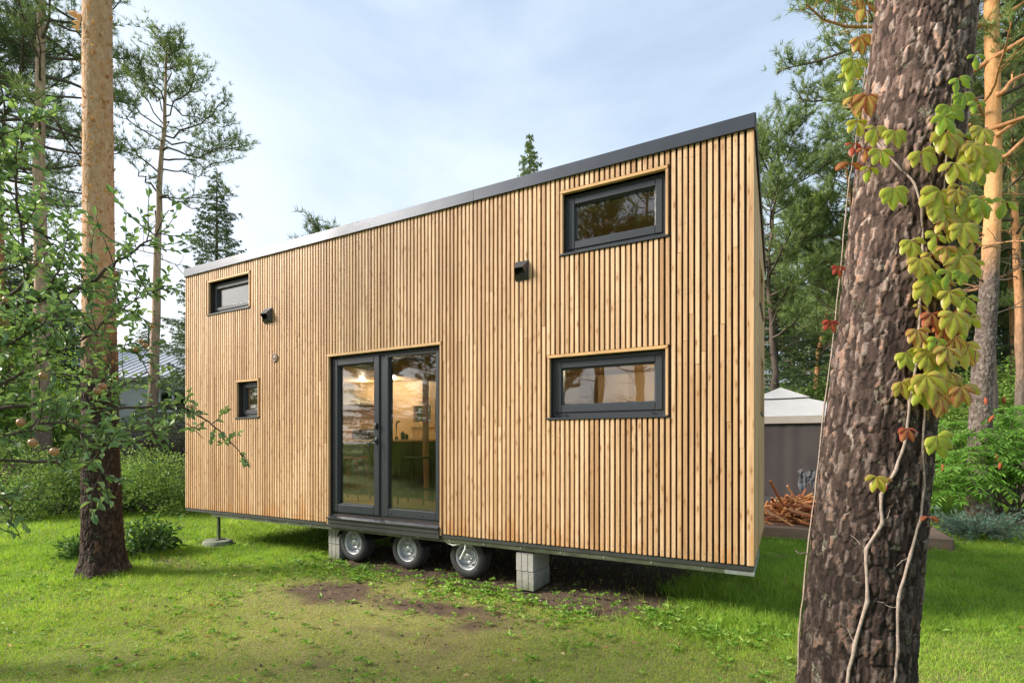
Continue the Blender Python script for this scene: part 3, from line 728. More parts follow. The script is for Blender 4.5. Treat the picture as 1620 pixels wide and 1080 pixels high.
def place(o, lx, ly, z, rz=0): o.location = W(lx, ly, z); o.rotation_euler = (0, 0, RZ+rz); return o
sl0 = NM(); nn = 18; rs = np.random.RandomState(4)
th = np.arange(nn)*2*np.pi/nn; rad = .30+.06*rs.rand(nn)
for rr_, z_ in ((1.0, 0), (.97, .055), (.9, .085)): pass
V = np.concatenate([np.stack([np.cos(th)*rad*k*1.25, np.sin(th)*rad*k*.9, np.full(nn, z_)], -1) for k, z_ in ((1.05, -.02), (1.0, .035), (.93, .05))]+[np.array([[0, 0, .055]])]); V[:, :2] *= .55
F = [[k*nn+j, k*nn+(j+1) % nn, (k+1)*nn+(j+1) % nn, (k+1)*nn+j] for k in range(2) for j in range(nn)]
sl0.add(V, F); sl0.add(V, [[2*nn+j, 2*nn+(j+1) % nn, 3*nn] for j in range(nn)])
slab = sl0.build('stone_slab', M_concrete, None, True); place(slab, .68, .08, 0)
tag(slab, 'flat pale stone slab lying in the grass under the metal prop leg', 'slab')
# concrete blocks
def block():
    t = NM(); t.bevbox(0, .195, 0, .39, .001, .189, .006)
    o = t.build('concrete_block', M_concrete)
    q = NM()
    for xx in (.06, .13): q.box(xx, xx+.004, -.0015, .0, .004, .186)
    q.build('groove', M_memb, o); return o
blk = block(); place(blk, 5.665, .055, 0)
tag(blk, 'grey concrete block resting on the ground, lower of the pair right of the wheels', 'concrete block', 'concrete blocks propping the trailer')
def blk_copy(lx, ly, z, label, rz=0):
    c = copy_tree(blk); place(c, lx, ly, z, rz); tag(c, label); return c
blk_copy(5.662, .050, .190, 'grey concrete block with a wooden shim on it, upper one right of the wheels')
bx_ = wx[0]-.30
blk_copy(bx_-.13, .16, 0, 'grey concrete block on the grass, lower of the pair left of the wheels')
blk_copy(bx_-.128, .155, .190, 'grey concrete block under the trailer, upper of the pair left of the wheels')
t = NM(); t.bevbox(0, .17, 0, .30, 0, .024, .002, .3); sh = t.build('wooden_shim', M_trim); place(sh, 5.69, .11, .380)
tag(sh, 'thin wooden board wedged between the concrete block pair and the trailer rail', 'wood shim')
# hose
t = NM()
pts = [LP(*q) for q in ((700, 851, .06), (708, 858, .05), (717, 862, .045), (727, 860, .05), (735, 854, .055))]
t.tube([W(*p) for p in pts], .011, 8)
pts = [LP(*q) for q in ((733, 851, .06), (737, 858, .05), (736, 868, .045), (731, 878, .045), (728, 884, .045))]
t.tube([W(*p) for p in pts], .012, 8); hs = t.build('drain_hose', M_hose, None, True)
tag(hs, 'pale flexible drain hose dangling in front of the third trailer wheel', 'hose')

# ---- inside the house
CT = 1.50
t = empty('kitchen_counter', W(1.02, 1.72, .62), RZ); tag(t, 'kitchen counter with dark fronts and a pale worktop along the back wall', 'counter')
q = NM(); q.bevbox(0, 2.6, 0, .44, CT-.62, CT-.62+.03, .003, .3); q.build('worktop', M_ply, t)
q = NM()
for k in range(4): q.bevbox(.003+k*.65, .645+k*.65, .03, .44, .06, CT-.625, .004)
q.build('cabinet_front', simple('dark_cabinet', (.03, .04, .035), .25), t)
t = empty('range_hood', W(1.02, 2.16, 2.05), RZ); tag(t, 'metal range hood with a sloping canopy above the kitchen counter', 'range hood')
q = NM(); V = [(.0, -.44, .1), (.85, -.44, .1), (.85, 0, .1), (.0, 0, .1), (.12, -.2, .28), (.3, -.2, .28), (.3, 0, .28), (.12, 0, .28)]
V = V+[(a, b, .07) for a, b, c in V[:4]]
q.add(V, [[0, 1, 5, 4], [1, 2, 6, 5], [2, 3, 7, 6], [3, 0, 4, 7], [8, 9, 1, 0], [9, 10, 2, 1], [10, 11, 3, 2], [11, 8, 0, 3], [11, 10, 9, 8]]); q.build('canopy', M_galv, t)
q = NM(); q.bevbox(.14, .28, -.18, 0, .28, .44, .003); q.build('duct', M_galv, t)
xb, _, _ = LP(575, 685, 1.95)
t = empty('bread_bin', W(xb, 1.95, CT+.03), RZ); tag(t, 'small black bread bin on the kitchen worktop', 'bread bin')
q = NM(); q.bevbox(-.19, .19, -.1, .1, .002, .17, .03); q.build('bin_body', M_black, t)
q = NM(); q.tube([(-.05, -.105, .07), (-.05, -.12, .07), (.08, -.12, .07), (.08, -.105, .07)], .005, 6); q.build('handle', M_rim, t)
xt, _, _ = LP(627, 685, 2.0)
t = NM(); t.tube([(xt, 2.0, CT+.03), (xt, 2.0, CT+.29), (xt+.02, 1.99, CT+.31), (xt+.05, 1.96, CT+.32), (xt+.16, 1.88, CT+.32)], .013, 8); t.lathe([(.026, 0), (.026, .05), (.02, .055), (0, .055)], 12, Matrix.Translation((xt, 2.0, CT+.03)))
tp = t.build('kitchen_tap', M_black, None, True); tp.location = W(0, 0, 0); tp.rotation_euler = (0, 0, RZ); tag(tp, 'black angular kitchen tap rising from the worktop', 'tap')
for px_, hh, lab in ((637, .14, 'black soap bottle beside the kitchen tap'), (643, .10, 'short black jar standing beside the soap bottle')):
    xx, _, _ = LP(px_, 685, 1.98)
    t = NM(); t.lathe([(.0, 0), (.032, 0), (.034, hh*.7), (.03, hh*.8), (.012, hh*.84), (.012, hh), (0, hh)], 16)
    b = t.build('bottle' if hh > .12 else 'jar', M_black, None, True); b.location = W(xx, 1.98, CT+.031); tag(b, lab, 'bottle' if hh > .12 else 'jar')
def stool(name, x, y, h, mat, label):
    t = empty(name, W(x, y, .62), RZ+.3); tag(t, label, 'bar stool')
    q = NM(); q.bevbox(-.17, .17, -.17, .17, h-.025, h, .008); q.build('seat', mat, t)
    for sx in (-1, 1):
        for sy in (-1, 1):
            q = NM(); q.tube([(sx*.19, sy*.19, .002), (sx*.15, sy*.15, h-.02)], .013, 6); q.build('leg', mat, t)
    q = NM()
    for sx in (-1, 1): q.tube([(sx*.182, -.18, .2), (sx*.182, .18, .2)], .009, 6); q.tube([(-.18, sx*.182, .2), (.18, sx*.182, .2)], .009, 6)
    q.build('footrest', mat, t)
M_red = simple('red_metal', (.22, .02, .03), .4)
stool('bar_stool', 2.30, 1.15, .64, M_red, 'red metal bar stool inside the left door pane')
stool('bar_stool', 3.46, 1.2, .66, M_black, 'black bar stool inside the right door pane')
t = NM(); x_, _, _ = LP(673, 700, 1.6); t.bevbox(x_-.035, x_+.035, 1.57, 1.64, .621, 3.4, .004, .3); t.build('post', M_ply, house)
t = NM(); t.bevbox(0, .95, 0, .5, 0, .012, .004); mt_ = t.build('door_mat', simple('grey_mat', (.07, .07, .07), .95)); mt_.location = W(3.15, .2, .622); mt_.rotation_euler = (0, 0, RZ); tag(mt_, 'dark grey mat on the wooden floor just inside the door', 'door mat')
me_ = MT('lamp_glow'); me_.set(base=(1, .9, .7)); me_.b.inputs['Emission Color'].default_value = (1, .78, .45, 1); me_.b.inputs['Emission Strength'].default_value = 9; M_lamp = me_.m
def downlight(lx, ly, z, label, e=7):
    t = empty('downlight', W(lx, ly, z), RZ); tag(t, label, 'downlight', 'ceiling downlights in the tiny house')
    q = NM(); q.lathe([(.045, -.001), (.045, -.008), (.034, -.008), (.034, -.001)], 20); q.build('ring', M_rim, t)
    q = NM(); q.lathe([(.034, -.005), (0, -.005)], 20); q.build('lamp', M_lamp, t)
    ld = bpy.data.lights.new('downlight_glow', 'POINT'); ld.energy = e; ld.color = (1, .84, .60); ld.shadow_soft_size = .04
    lo = bpy.data.objects.new('downlight_glow', ld); link(lo, t); lo.location = (0, 0, -.06)
downlight(2.55, 1.75, 2.498, 'lit round downlight under the loft, nearest the loft edge', 7)
downlight(1.90, 1.75, 2.498, 'lit round downlight under the loft, above the middle of the counter', 7)
downlight(1.35, 1.1, 2.498, 'lit round downlight under the loft, above the range hood end', 7)
dl = NM(); dl.bevbox(5.42, HL-.14, 1.0, HW-.14, 2.40, 2.50, .003); dl.build('loft_floor', M_ply, house)  # unseen loft floor, cut back in front to let lamp light reach the ceiling
downlight(6.72, 1.3, 2.398, 'lit round downlight seen through the lower right window', 8)
t = NM(); t.bevbox(5.9, 6.3, 1.9, 2.15, .625, 2.35, .004); t.build('cupboard', M_ply, house)
# ------------------------------------------------------------------ trunks with modelled bark
def bark_trunk(name, pts, rad, cell, depth, mat, parent, dz=.006, nt=220, zfine=3.9, cell2=.35, smooth_above=None, seed=0, flare=None):
    """pts: (z, x, y) knots of the axis; rad: (z, r) knots"""
    zt = pts[-1][0]
    zs = np.concatenate([np.arange(0-.04, zfine, dz), np.linspace(zfine, zt, 90)])
    pk = np.array(pts, float); rk = np.array(rad, float)
    cx = np.interp(zs, pk[:, 0], pk[:, 1]); cy = np.interp(zs, pk[:, 0], pk[:, 2]); r = np.interp(zs, rk[:, 0], rk[:, 1])
    th = np.arange(nt)*2*np.pi/nt+np.pi/2
    TH, ZZ = np.meshgrid(th, zs); RR = np.repeat(r[:, None], nt, 1)
    u = (TH-np.pi/2)*r.mean(); 
    cxn, syn = np.cos(TH)*.2, np.sin(TH)*.2
    wx_ = fbm(cxn*14, syn*14, ZZ*7, 3, seed+1)*.62+.16*fbm(cxn*80, syn*80, ZZ*40, 2, seed+11); wz_ = fbm(cxn*14, syn*14, ZZ*7, 3, seed+2)*.62+.16*fbm(cxn*80, syn*80, ZZ*40, 2, seed+12)
    ncell = max(1, round(2*np.pi*r.mean()/cell[0]))
    uu = (TH-np.pi/2)/(2*np.pi)*ncell
    e1, i1 = cells(uu+wx_, ZZ/cell[1]+wz_, seed)
    e2, i2 = cells(uu/cell2+wx_*2, ZZ/cell[1]/cell2+wz_*2, seed+5)
    fn = fbm(cxn*60, syn*60, ZZ*40, 3, seed+3)
    c1 = np.clip(e1*6.0-.1, 0, 1); c2 = np.clip(e2*12, 0, 1); c1 = c1*c1*(3-2*c1)
    rg = 1-np.abs(fbm(cxn*34, syn*34, ZZ*13, 4, seed+6))*2.2
    h = depth*(.34*c1*(.35+.85*i1)+.42*c2*(i2 > .25)*(.2+.8*i2)*(.3+.7*c1)+.12*fn+.10*rg)
    low = fbm(cxn*9, syn*9, ZZ*2.0, 2, seed+8)*.010
    if smooth_above is not None:
        k = 1/(1+np.exp((ZZ-smooth_above[0]+wx_*.8)*smooth_above[1])); h = h*(.26+.74*k)
    rad_ = RR+h+low
    if flare:
        rad_ = rad_+flare[0]*np.exp(-np.clip(ZZ, 0, 9)/flare[1])*(1+.45*np.sin(TH*5+1.3)+.3*np.sin(TH*3))
    V = np.stack([cx[:, None]+rad_*np.cos(TH), cy[:, None]+rad_*np.sin(TH), ZZ], -1)
    m_, n_ = V.shape[:2]
    i = np.arange(m_-1)[:, None]; j = np.arange(n_)[None, :]
    F = np.stack([i*n_+j, i*n_+(j+1) % n_, (i+1)*n_+(j+1) % n_, (i+1)*n_+j], -1).reshape(-1, 4)
    nm = NM(); nm.add(V.reshape(-1, 3), F); o = nm.build(name, mat, parent, True)
    at1 = o.data.attributes.new('plate', 'FLOAT', 'POINT'); at1.data.foreach_set('value', np.clip(.25*i1+.75*i2+.10*fn, 0, 1).astype(np.float32).ravel())
    at2 = o.data.attributes.new('edge', 'FLOAT', 'POINT'); at2.data.foreach_set('value', np.clip(np.minimum(c1, c2*.55+.45)*.9+.25*fn+.12*rg, 0, 1).astype(np.float32).ravel())
    return o

# ------------------------------------------------------------------ foliage builders
def unit(n, rs):
    v = rs.normal(size=(n, 3)); return v/np.linalg.norm(v, axis=1)[:, None]
def needles(nm, P, D, k, ln, wd, rs, spread=.9, a=None):
    n = len(P)
    if n == 0: return
    P = np.repeat(P, k, 0); D = np.repeat(D, k, 0); N = n*k
    d = D*1.0+unit(N, rs)*spread; d /= np.linalg.norm(d, axis=1)[:, None]
    L = ln*(.6+.7*rs.rand(N))[:, None]
    s = np.cross(d, unit(N, rs)); s /= np.linalg.norm(s, axis=1)[:, None]+1e-9
    b = P+rs.normal(size=(N, 3))*ln*.12
    V = np.stack([b-s*wd/2, b+s*wd/2, b+d*L+s*wd*.15, b+d*L-s*wd*.15], 1).reshape(-1, 3)
    F = np.arange(4*N).reshape(-1, 4)
    A = np.repeat(rs.rand(n) if a is None else a, k)*.75+.25*rs.rand(N)
    nm.add(V, F, A)
def leaves(nm, P, D, ln, wd, rs, fold=.35, a=None, droop=0.):
    """each leaf: two folded halves, six vertices"""
    N = len(P)
    if N == 0: return
    D = D/(np.linalg.norm(D, axis=1)[:, None]+1e-9)
    up = np.array([0, 0, 1.])+rs.normal(size=(N, 3))*.5
    s = np.cross(D, up); s /= np.linalg.norm(s, axis=1)[:, None]+1e-9
    nrm = np.cross(s, D)
    L = ln*(.65+.6*rs.rand(N))[:, None]; Wd = wd*(.7+.5*rs.rand(N))[:, None]
    c1 = P+D*L*.35; c2 = P+D*L*.7-nrm*L*.05*droop; tip = P+D*L-nrm*L*.22*(droop+.3)
    e = nrm*Wd*fold
    V = np.stack([P, P+D*L*.38+s*Wd*.5+e, P+D*L*.72+s*Wd*.36+e*.7-nrm*L*.08*droop, tip,
                  P+D*L*.72-s*Wd*.36+e*.7-nrm*L*.08*droop, P+D*L*.38-s*Wd*.5+e], 1).reshape(-1, 3)
    b = np.arange(N)[:, None]*6
    F = np.concatenate([b+np.array([[0, 1, 2, 3]]), b+np.array([[0, 3, 4, 5]])])
    A = rs.rand(N) if a is None else a
    nm.add(V, F, np.concatenate([A, A]))
def curve(p0, d, L, rs, n=7, up=0., wob=.12):
    d = np.array(d, float); d /= np.linalg.norm(d); P = [np.array(p0, float)]
    for k in range(n):
        d = d+np.array([0, 0, up/n])+rs.normal(size=3)*wob; d /= np.linalg.norm(d); P.append(P[-1]+d*L/n)
    return np.array(P)
def along(P, t):
    i = np.clip(t*(len(P)-1), 0, len(P)-1.0001); k = int(i); f = i-k
    return P[k]*(1-f)+P[k+1]*f, P[k+1]-P[k]

def limb_foliage(bm, fm, P, r0, rs, dens, tl, start=.35, k=11, ln=.12, wd=.013, twl=.6, upb=.35, dead=False):
    L = np.linalg.norm(np.diff(P, axis=0), axis=1).sum()
    bm.tube(P, np.linspace(r0, r0*.22+.003, len(P)), 5, cap=False)
    nt_ = max(3, int(L*dens*(1-start)))
    TP, TD = [], []
    for q in range(nt_):
        t = start+(1-start)*(q+rs.rand())/nt_; p, d = along(P, min(t, .999)); d = d/np.linalg.norm(d)
        side = np.cross(d, [0, 0, 1.]); side /= np.linalg.norm(side)+1e-9
        s = 1 if rs.rand() < .5 else -1
        tw = curve(p, d*.55+side*s*(.4+.6*rs.rand())+np.array([0, 0, upb*rs.rand()+rs.normal()*.22]), twl*(1.25-.7*t)*(.6+.8*rs.rand()), rs, 4, .5, .18)
        bm.tube(tw, np.linspace(.011, .004, len(tw)), 3, cap=False)
        if dead: continue
        for u_ in np.linspace(.25, 1, tl):
            a, b = along(tw, min(u_, .999)); TP.append(a); TD.append(b/np.linalg.norm(b)+np.array([0, 0, .25]))
            if rs.rand() < .95:
                o_ = rs.normal(size=3)*.11*twl/.6; o_[2] = abs(o_[2])*.7; TP.append(a+o_); TD.append(o_/np.linalg.norm(o_)+np.array([0, 0, .2]))
    if TP: needles(fm, np.array(TP), np.array(TD), k, ln, wd, rs)

def pine_arrays(seed, H, r, c0, Rc, nl=46, dens=9, tl=4, lean=(0, 0), k=11, ln=.12, wd=.013, dead=6, prof=None, wob=.05, limbs=None, twl=.6):
    rs = np.random.RandomState(seed)
    zs = np.linspace(0, H, 22); px = lean[0]*zs/H+np.cumsum(rs.normal(size=22))*wob; py = lean[1]*zs/H+np.cumsum(rs.normal(size=22))*wob
    px -= px[0]; py -= py[0]; TPs = np.stack([px, py, zs], -1)
    tm, bm, fm = NM(), NM(), NM()
    tm.tube(TPs, r*(1-.86*(zs/H)**1.1)+.03*np.exp(-zs/.3), 12)
    az = rs.rand()*6.28
    if limbs is None:
        for q in range(nl):
            f = (q+rs.rand()*.8)/nl; h = c0+(H-c0)*f*.985; az += 2.4+rs.normal()*.4
            pr = (prof(f) if prof else (math.sin(math.pi*min(1, .22+.75*f))**.8))
            L = Rc*pr*(.65+.55*rs.rand())+.25
            p0 = np.array([np.interp(h, zs, px), np.interp(h, zs, py), h])
            el = (-.05+.75*f+rs.normal()*.15)
            P = curve(p0, (math.cos(az), math.sin(az), el), L, rs, 7, .35, .13)
            limb_foliage(bm, fm, P, max(.012, .045*L/Rc*(1-.5*f)), rs, dens, tl, .28 if f > .3 else .45, k, ln, wd, twl)
    else:
        for (h, end, r0, dn) in limbs:
            p0 = np.array([np.interp(h, zs, px), np.interp(h, zs, py), h]); e = np.array(end, float)
            t = np.linspace(0, 1, 9)[:, None]; mid = (p0+e)/2+np.array([0, 0, -.10*np.linalg.norm(e-p0)*(1 if e[2] < p0[2]+.6*np.hypot(*(e-p0)[:2]) else -.5)])+rs.normal(size=3)*.12
            P = (1-t)**2*p0+2*t*(1-t)*mid+t*t*e+np.concatenate([[[0, 0, 0]], rs.normal(size=(8, 3))*.06])
            limb_foliage(bm, fm, P, r0, rs, abs(dn), tl, .3, k, ln, wd, twl, dead=dn < 0)
    for q in range(dead):
        h = c0*(.55+.42*rs.rand()); az = rs.rand()*6.28; p0 = np.array([np.interp(h, zs, px), np.interp(h, zs, py), h])
        P = curve(p0, (math.cos(az), math.sin(az), -.1+.3*rs.rand()), Rc*(.3+.45*rs.rand()), rs, 6, -.2, .25)
        limb_foliage(bm, fm, P, .016, rs, 5, 3, .2, 5, ln, wd, twl, dead=rs.rand() < .9)
    return tm, bm, fm
def make_tree(name, arrs, tmat, fmat, loc, label, group=None, rz=0, bmat=None, cat='pine tree'):
    o = empty(name, loc, rz); tag(o, label, cat, group)
    arrs[0].build('trunk', tmat, o, True)
    if arrs[1].V: arrs[1].build('branches', bmat or M_twig, o, True)
    if arrs[2].V: arrs[2].build('crown', fmat, o)
    return o
def spruce_arrays(seed, H, r, Rb, c0=.6, whorl=.24, per=6, k=7, ln=.085, wd=.02, droop=.25):
    rs = np.random.RandomState(seed); tm, bm, fm = NM(), NM(), NM()
    zs = np.linspace(0, H, 14); tm.tube(np.stack([0*zs, 0*zs, zs], -1), r*(1-.93*zs/H), 10)
    h = c0; az = 0; TP, TD = [], []
    while h < H-.08:
        f = (h-c0)/(H-c0); L0 = Rb*(1-f)**.85+.06
        for q in range(per):
            az += 2*math.pi/per+rs.normal()*.25; L = L0*(.62+.55*rs.rand())
            P = curve((0, 0, h+rs.normal()*.06), (math.cos(az), math.sin(az), -droop*(1-f)+.45*f+rs.normal()*.06), L, rs, 5, .22, .07)
            bm.tube(P, np.linspace(.016*(1-f)+.006, .003, len(P)), 3, cap=False)
            n = max(3, int(L*13))
            for s in range(n):
                t = .12+.88*(s+rs.rand())/n; p, d = along(P, min(t, .999)); d /= np.linalg.norm(d)+1e-9
                side = np.cross(d, [0, 0, 1.]); side /= np.linalg.norm(side)+1e-9; sg = 1 if s % 2 else -1
                wl_ = L*(.34*(1-t)+.06)*(.6+.7*rs.rand())
                e = p+(d*.6+side*sg)*wl_+np.array([0, 0, -.3*wl_-.05*rs.rand()])
                for u_ in (.15, .5, .85, 1.):
                    if u_*wl_ > .04 or u_ == .15: TP.append(p+(e-p)*u_); TD.append((e-p)/(np.linalg.norm(e-p)+1e-9)+np.array([0, 0, -.25]))
        h += whorl*(1.05-.45*f)
    needles(fm, np.array(TP), np.array(TD), k, ln, wd, rs, .75)
    return tm, bm, fm
def bush_arrays(seed, rx, ry, h, n, ln, wd, clumps=60, stems=9, cl=.22, z0=.0, a_up=.35):
    rs = np.random.RandomState(seed); tm, fm = NM(), NM()
    u = unit(clumps, rs); u[:, 2] = np.abs(u[:, 2]); rr_ = (.55+.45*rs.rand(clumps))[:, None]
    C = u*rr_*np.array([rx, ry, h-z0])*.92+np.array([0, 0, z0]); C[:, 2] = np.maximum(C[:, 2], .10*h)
    C *= (1+rs.normal(size=(clumps, 1))*.08)
    for q in range(stems):
        e = C[rs.randint(clumps)]; b = np.array([e[0]*.18, e[1]*.18, 0])
        t = np.linspace(0, 1, 6)[:, None]; P = b+(e-b)*t+np.array([0, 0, .12*h])*np.sin(t*np.pi)
        tm.tube(P, np.linspace(.018, .005, 6), 5)
    idx = rs.randint(clumps, size=n); off = rs.normal(size=(n, 3))*cl*np.array([1, 1, .75])
    P = C[idx]+off; P[:, 2] = np.abs(P[:, 2]-.03)+.03
    D = off/np.linalg.norm(off, axis=1)[:, None]*.8+np.array([0, 0, .2])+rs.normal(size=(n, 3))*.5
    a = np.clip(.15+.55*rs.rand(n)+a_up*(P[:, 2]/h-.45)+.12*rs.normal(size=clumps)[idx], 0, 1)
    leaves(fm, P, D, ln, wd, rs, .3, a, .5)
    return tm, fm
def make_bush(name, arrs, fmat, loc, label, cat='shrub', group=None, rz=0):
    o = empty(name, loc, rz); tag(o, label, cat, group); arrs[0].build('stems', M_twig, o); arrs[1].build('foliage', fmat, o); return o

# ------------------------------------------------------------------ the big pine trunk on the right, near the camera
BZ = 2.4
def axis_knot(px, py): p = at(px, py, BZ); return (p.z, p.x, BZ)
kn = [axis_knot(1338, 1210), axis_knot(1352, 1080), axis_knot(1366, 900), axis_knot(1392, 640), axis_knot(1422, 375), axis_knot(1464, 0)]
sx_ = (kn[-1][1]-kn[-2][1])/(kn[-1][0]-kn[-2][0])
kn.append((12.5, kn[-1][1]+sx_*.8*(12.5-kn[-1][0]), BZ+.5)); kn[0] = (-.05, kn[0][1], BZ)
big = empty('pine_tree', (0, 0, 0)); big.location = (kn[0][1], BZ, 0)
tag(big, 'thick leaning pine with scaly dark bark, overgrown by a creeper, nearest to the viewer', 'pine tree')
kk = [(a, b-kn[0][1], c-BZ) for a, b, c in kn]
RAD = [(-.1, .235), (.2, .222), (.9, .212), (1.5, .203), (2.5, .194), (3.6, .186), (12.5, .05)]
bark_trunk('trunk', kk, RAD, (.036, .130), .018, M_bark_big, big, .0055, 240, 3.8, .38, seed=3, flare=(.05, .15))
cr_ = pine_arrays(77, 12.5, .05, 8.2, 2.2, 26, 6, 3, (kk[-1][1], .5), 7, dead=0)
cr_[1].build('branches', M_twig, big, True); cr_[2].build('crown', M_pine, big)
ktab = np.array(kn); rtab = np.array(RAD)
def trunk_hit(px, py, off=.012):
    """point on the bark that faces the viewer"""
    d = np.array([(px-810)/FP, 1, (700-py)/FP]); t = BZ-.3
    for _ in range(60):
        p = d*t; z = p[2]+EYE; cx = np.interp(z, ktab[:, 0], ktab[:, 1]); cy = np.interp(z, ktab[:, 0], ktab[:, 2]); r = np.interp(z, rtab[:, 0], rtab[:, 1])+off
        dd = math.hypot(p[0]-cx, p[1]-cy)-r
        if dd < .001: break
        if t > BZ+.1: break
        t += max(.002, dd*.6)
    p = d*t; return np.array([p[0], p[1], p[2]+EYE])

# creeper
vine = empty('virginia_creeper', (kn[0][1], BZ-.3, 0)); tag(vine, 'creeper with pale stems and green to red five-part leaves climbing the near pine trunk', 'creeper')
vo = Vector((-kn[0][1], -(BZ-.3), 0))
def vbuild(nm, name, mat, sm=False, par=None):
    o = nm.build(name, mat, par or vine, sm); o.location = vo; return o
def vstem(pp, r0, r1, off=.014, mat=None):
    P = np.array([trunk_hit(a, b, off) for a, b in pp]); 
    t = np.linspace(0, len(P)-1, (len(P)-1)*4+1); Q = np.stack([np.interp(t, np.arange(len(P)), P[:, k]) for k in range(3)], -1)
    Q += np.random.RandomState(int(pp[0][0])).normal(size=Q.shape)*.0012
    nm = NM(); rr_ = np.linspace(r0, r1, len(Q)); rr_[::4] *= 1.35; nm.tube(Q, rr_, 8); vbuild(nm, 'stem', mat or M_stem, True)
vstem([(1336, 1100), (1352, 1018), (1372, 952), (1370, 868), (1396, 828), (1393, 782), (1418, 742), (1434, 690), (1440, 630), (1452, 560), (1456, 480), (1460, 400), (1458, 330), (1448, 290), (1420, 262), (1392, 232), (1376, 206)], .0068, .0036)
vstem([(1412, 1100), (1420, 1030), (1421, 945), (1440, 880), (1456, 822), (1462, 768), (1459, 712), (1464, 640), (1468, 560), (1466, 470), (1474, 380), (1492, 330), (1497, 250), (1500, 200), (1506, 150)], .0060, .0030)
vstem([(1262, 1095), (1264, 1000), (1272, 930), (1280, 850), (1292, 760), (1304, 640), (1316, 560), (1328, 450), (1338, 340), (1344, 280), (1352, 240), (1368, 120), (1374, 20), (1378, -20)], .0042, .0022, .004)
for q in ([(1372, 868), (1362, 862), (1352, 850), (1345, 846)], [(1396, 828), (1404, 818), (1408, 806)], [(1421, 960), (1408, 960), (1396, 952), (1380, 950)], [(1352, 1018), (1345, 1002), (1338, 990)], [(1440, 880), (1428, 886), (1418, 896)], [(1506, 150), (1490, 142), (1475, 146)]):
    vstem(q, .0022, .001, .008)
nm = NM()
P = np.array([[*trunk_hit(1266, 880, .03)]]); p0 = trunk_hit(1283, 880, .01)
nm.tube(np.array([p0, p0+[-.03, 0, .02], p0+[-.06, -.01, .015], p0+[-.075, 0, .03]]), .0028, 6); vbuild(nm, 'stem', M_stem, True)

def creeper_leaf(px, py, s, hue, dz=0., cnt=5, yaw=0., seed=0, off=.05):
    """palmate leaf of `cnt` drooping toothed leaflets, s = leaflet length in metres"""
    rs = np.random.RandomState(seed)
    inside = None
    c = trunk_hit(px, py-4, off+.02*rs.rand()); s = s*1.12
    nm = NM()
    # petiole joint, slightly above leaflets
    fan = np.linspace(-1, 1, cnt)*1.5
    for k, f in enumerate(fan):
        f = f+rs.normal()*.08; L = s*(1-.25*abs(f)/1.35)*(.92+.16*rs.rand())
        # leaflet axis: outwards towards the viewer, then drooping
        ax = np.array([math.sin(f+yaw), 0, -math.cos(f+yaw)]); out = np.array([-.30, -.55, 0])
        n = 7; ts = np.linspace(0, 1, n); pr = np.array([.03, .14, .34, .48, .46, .28, .0])*.95
        tooth = np.array([0, .03, -.02, .03, -.02, .02, 0])
        cen = [c]; d = ax*.95+out*.30+np.array([0, 0, .28]); d /= np.linalg.norm(d)
        for q in range(n-1):
            cen.append(cen[-1]+d*L/(n-1)); d = d+(ax*.08-out*.10+np.array([0, 0, -.30]))*(.8+.5*rs.rand()); d /= np.linalg.norm(d)
        cen = np.array(cen); T = np.gradient(cen, axis=0); T /= np.linalg.norm(T, axis=1)[:, None]
        sd_ = np.cross(T, np.array([-.35, -1, .25])+rs.normal(size=3)*.2); sd_ /= np.linalg.norm(sd_, axis=1)[:, None]; nr = np.cross(sd_, T)
        wv = (pr+tooth)*L*.52
        Lf = cen+sd_*wv[:, None]*.88+nr*wv[:, None]*.30*-1; Rt = cen-sd_*wv[:, None]*.88+nr*wv[:, None]*.30*-1
        Lm = cen+sd_*wv[:, None]*.48+nr*wv[:, None]*.05*-1; Rm = cen-sd_*wv[:, None]*.48+nr*wv[:, None]*.05*-1
        V = np.concatenate([Lf, Lm, cen, Rm, Rt]); F = []; A = []
        for cidx in range(4):
            for q in range(n-1):
                F.append([cidx*n+q, (cidx+1)*n+q, (cidx+1)*n+q+1, cidx*n+q+1])
                edge = .15 if cidx in (0, 3) else -.05
                A.append(np.clip(hue+edge+rs.normal()*.02+.05*(abs(f) > .9), 0, 1))
        nm.add(V, F, np.array(A))
    o = vbuild(nm, 'leaf', M_creep, True)
    pm = NM(); b = trunk_hit(px+rs.uniform(-8, 8), py+14, .012); mid = (c+b)/2+np.array([0, -.02, .02])
    pm.tube(np.array([b, mid, c]), .0022, 5); q = pm.build('petiole', M_redstem, o, True)
    return o
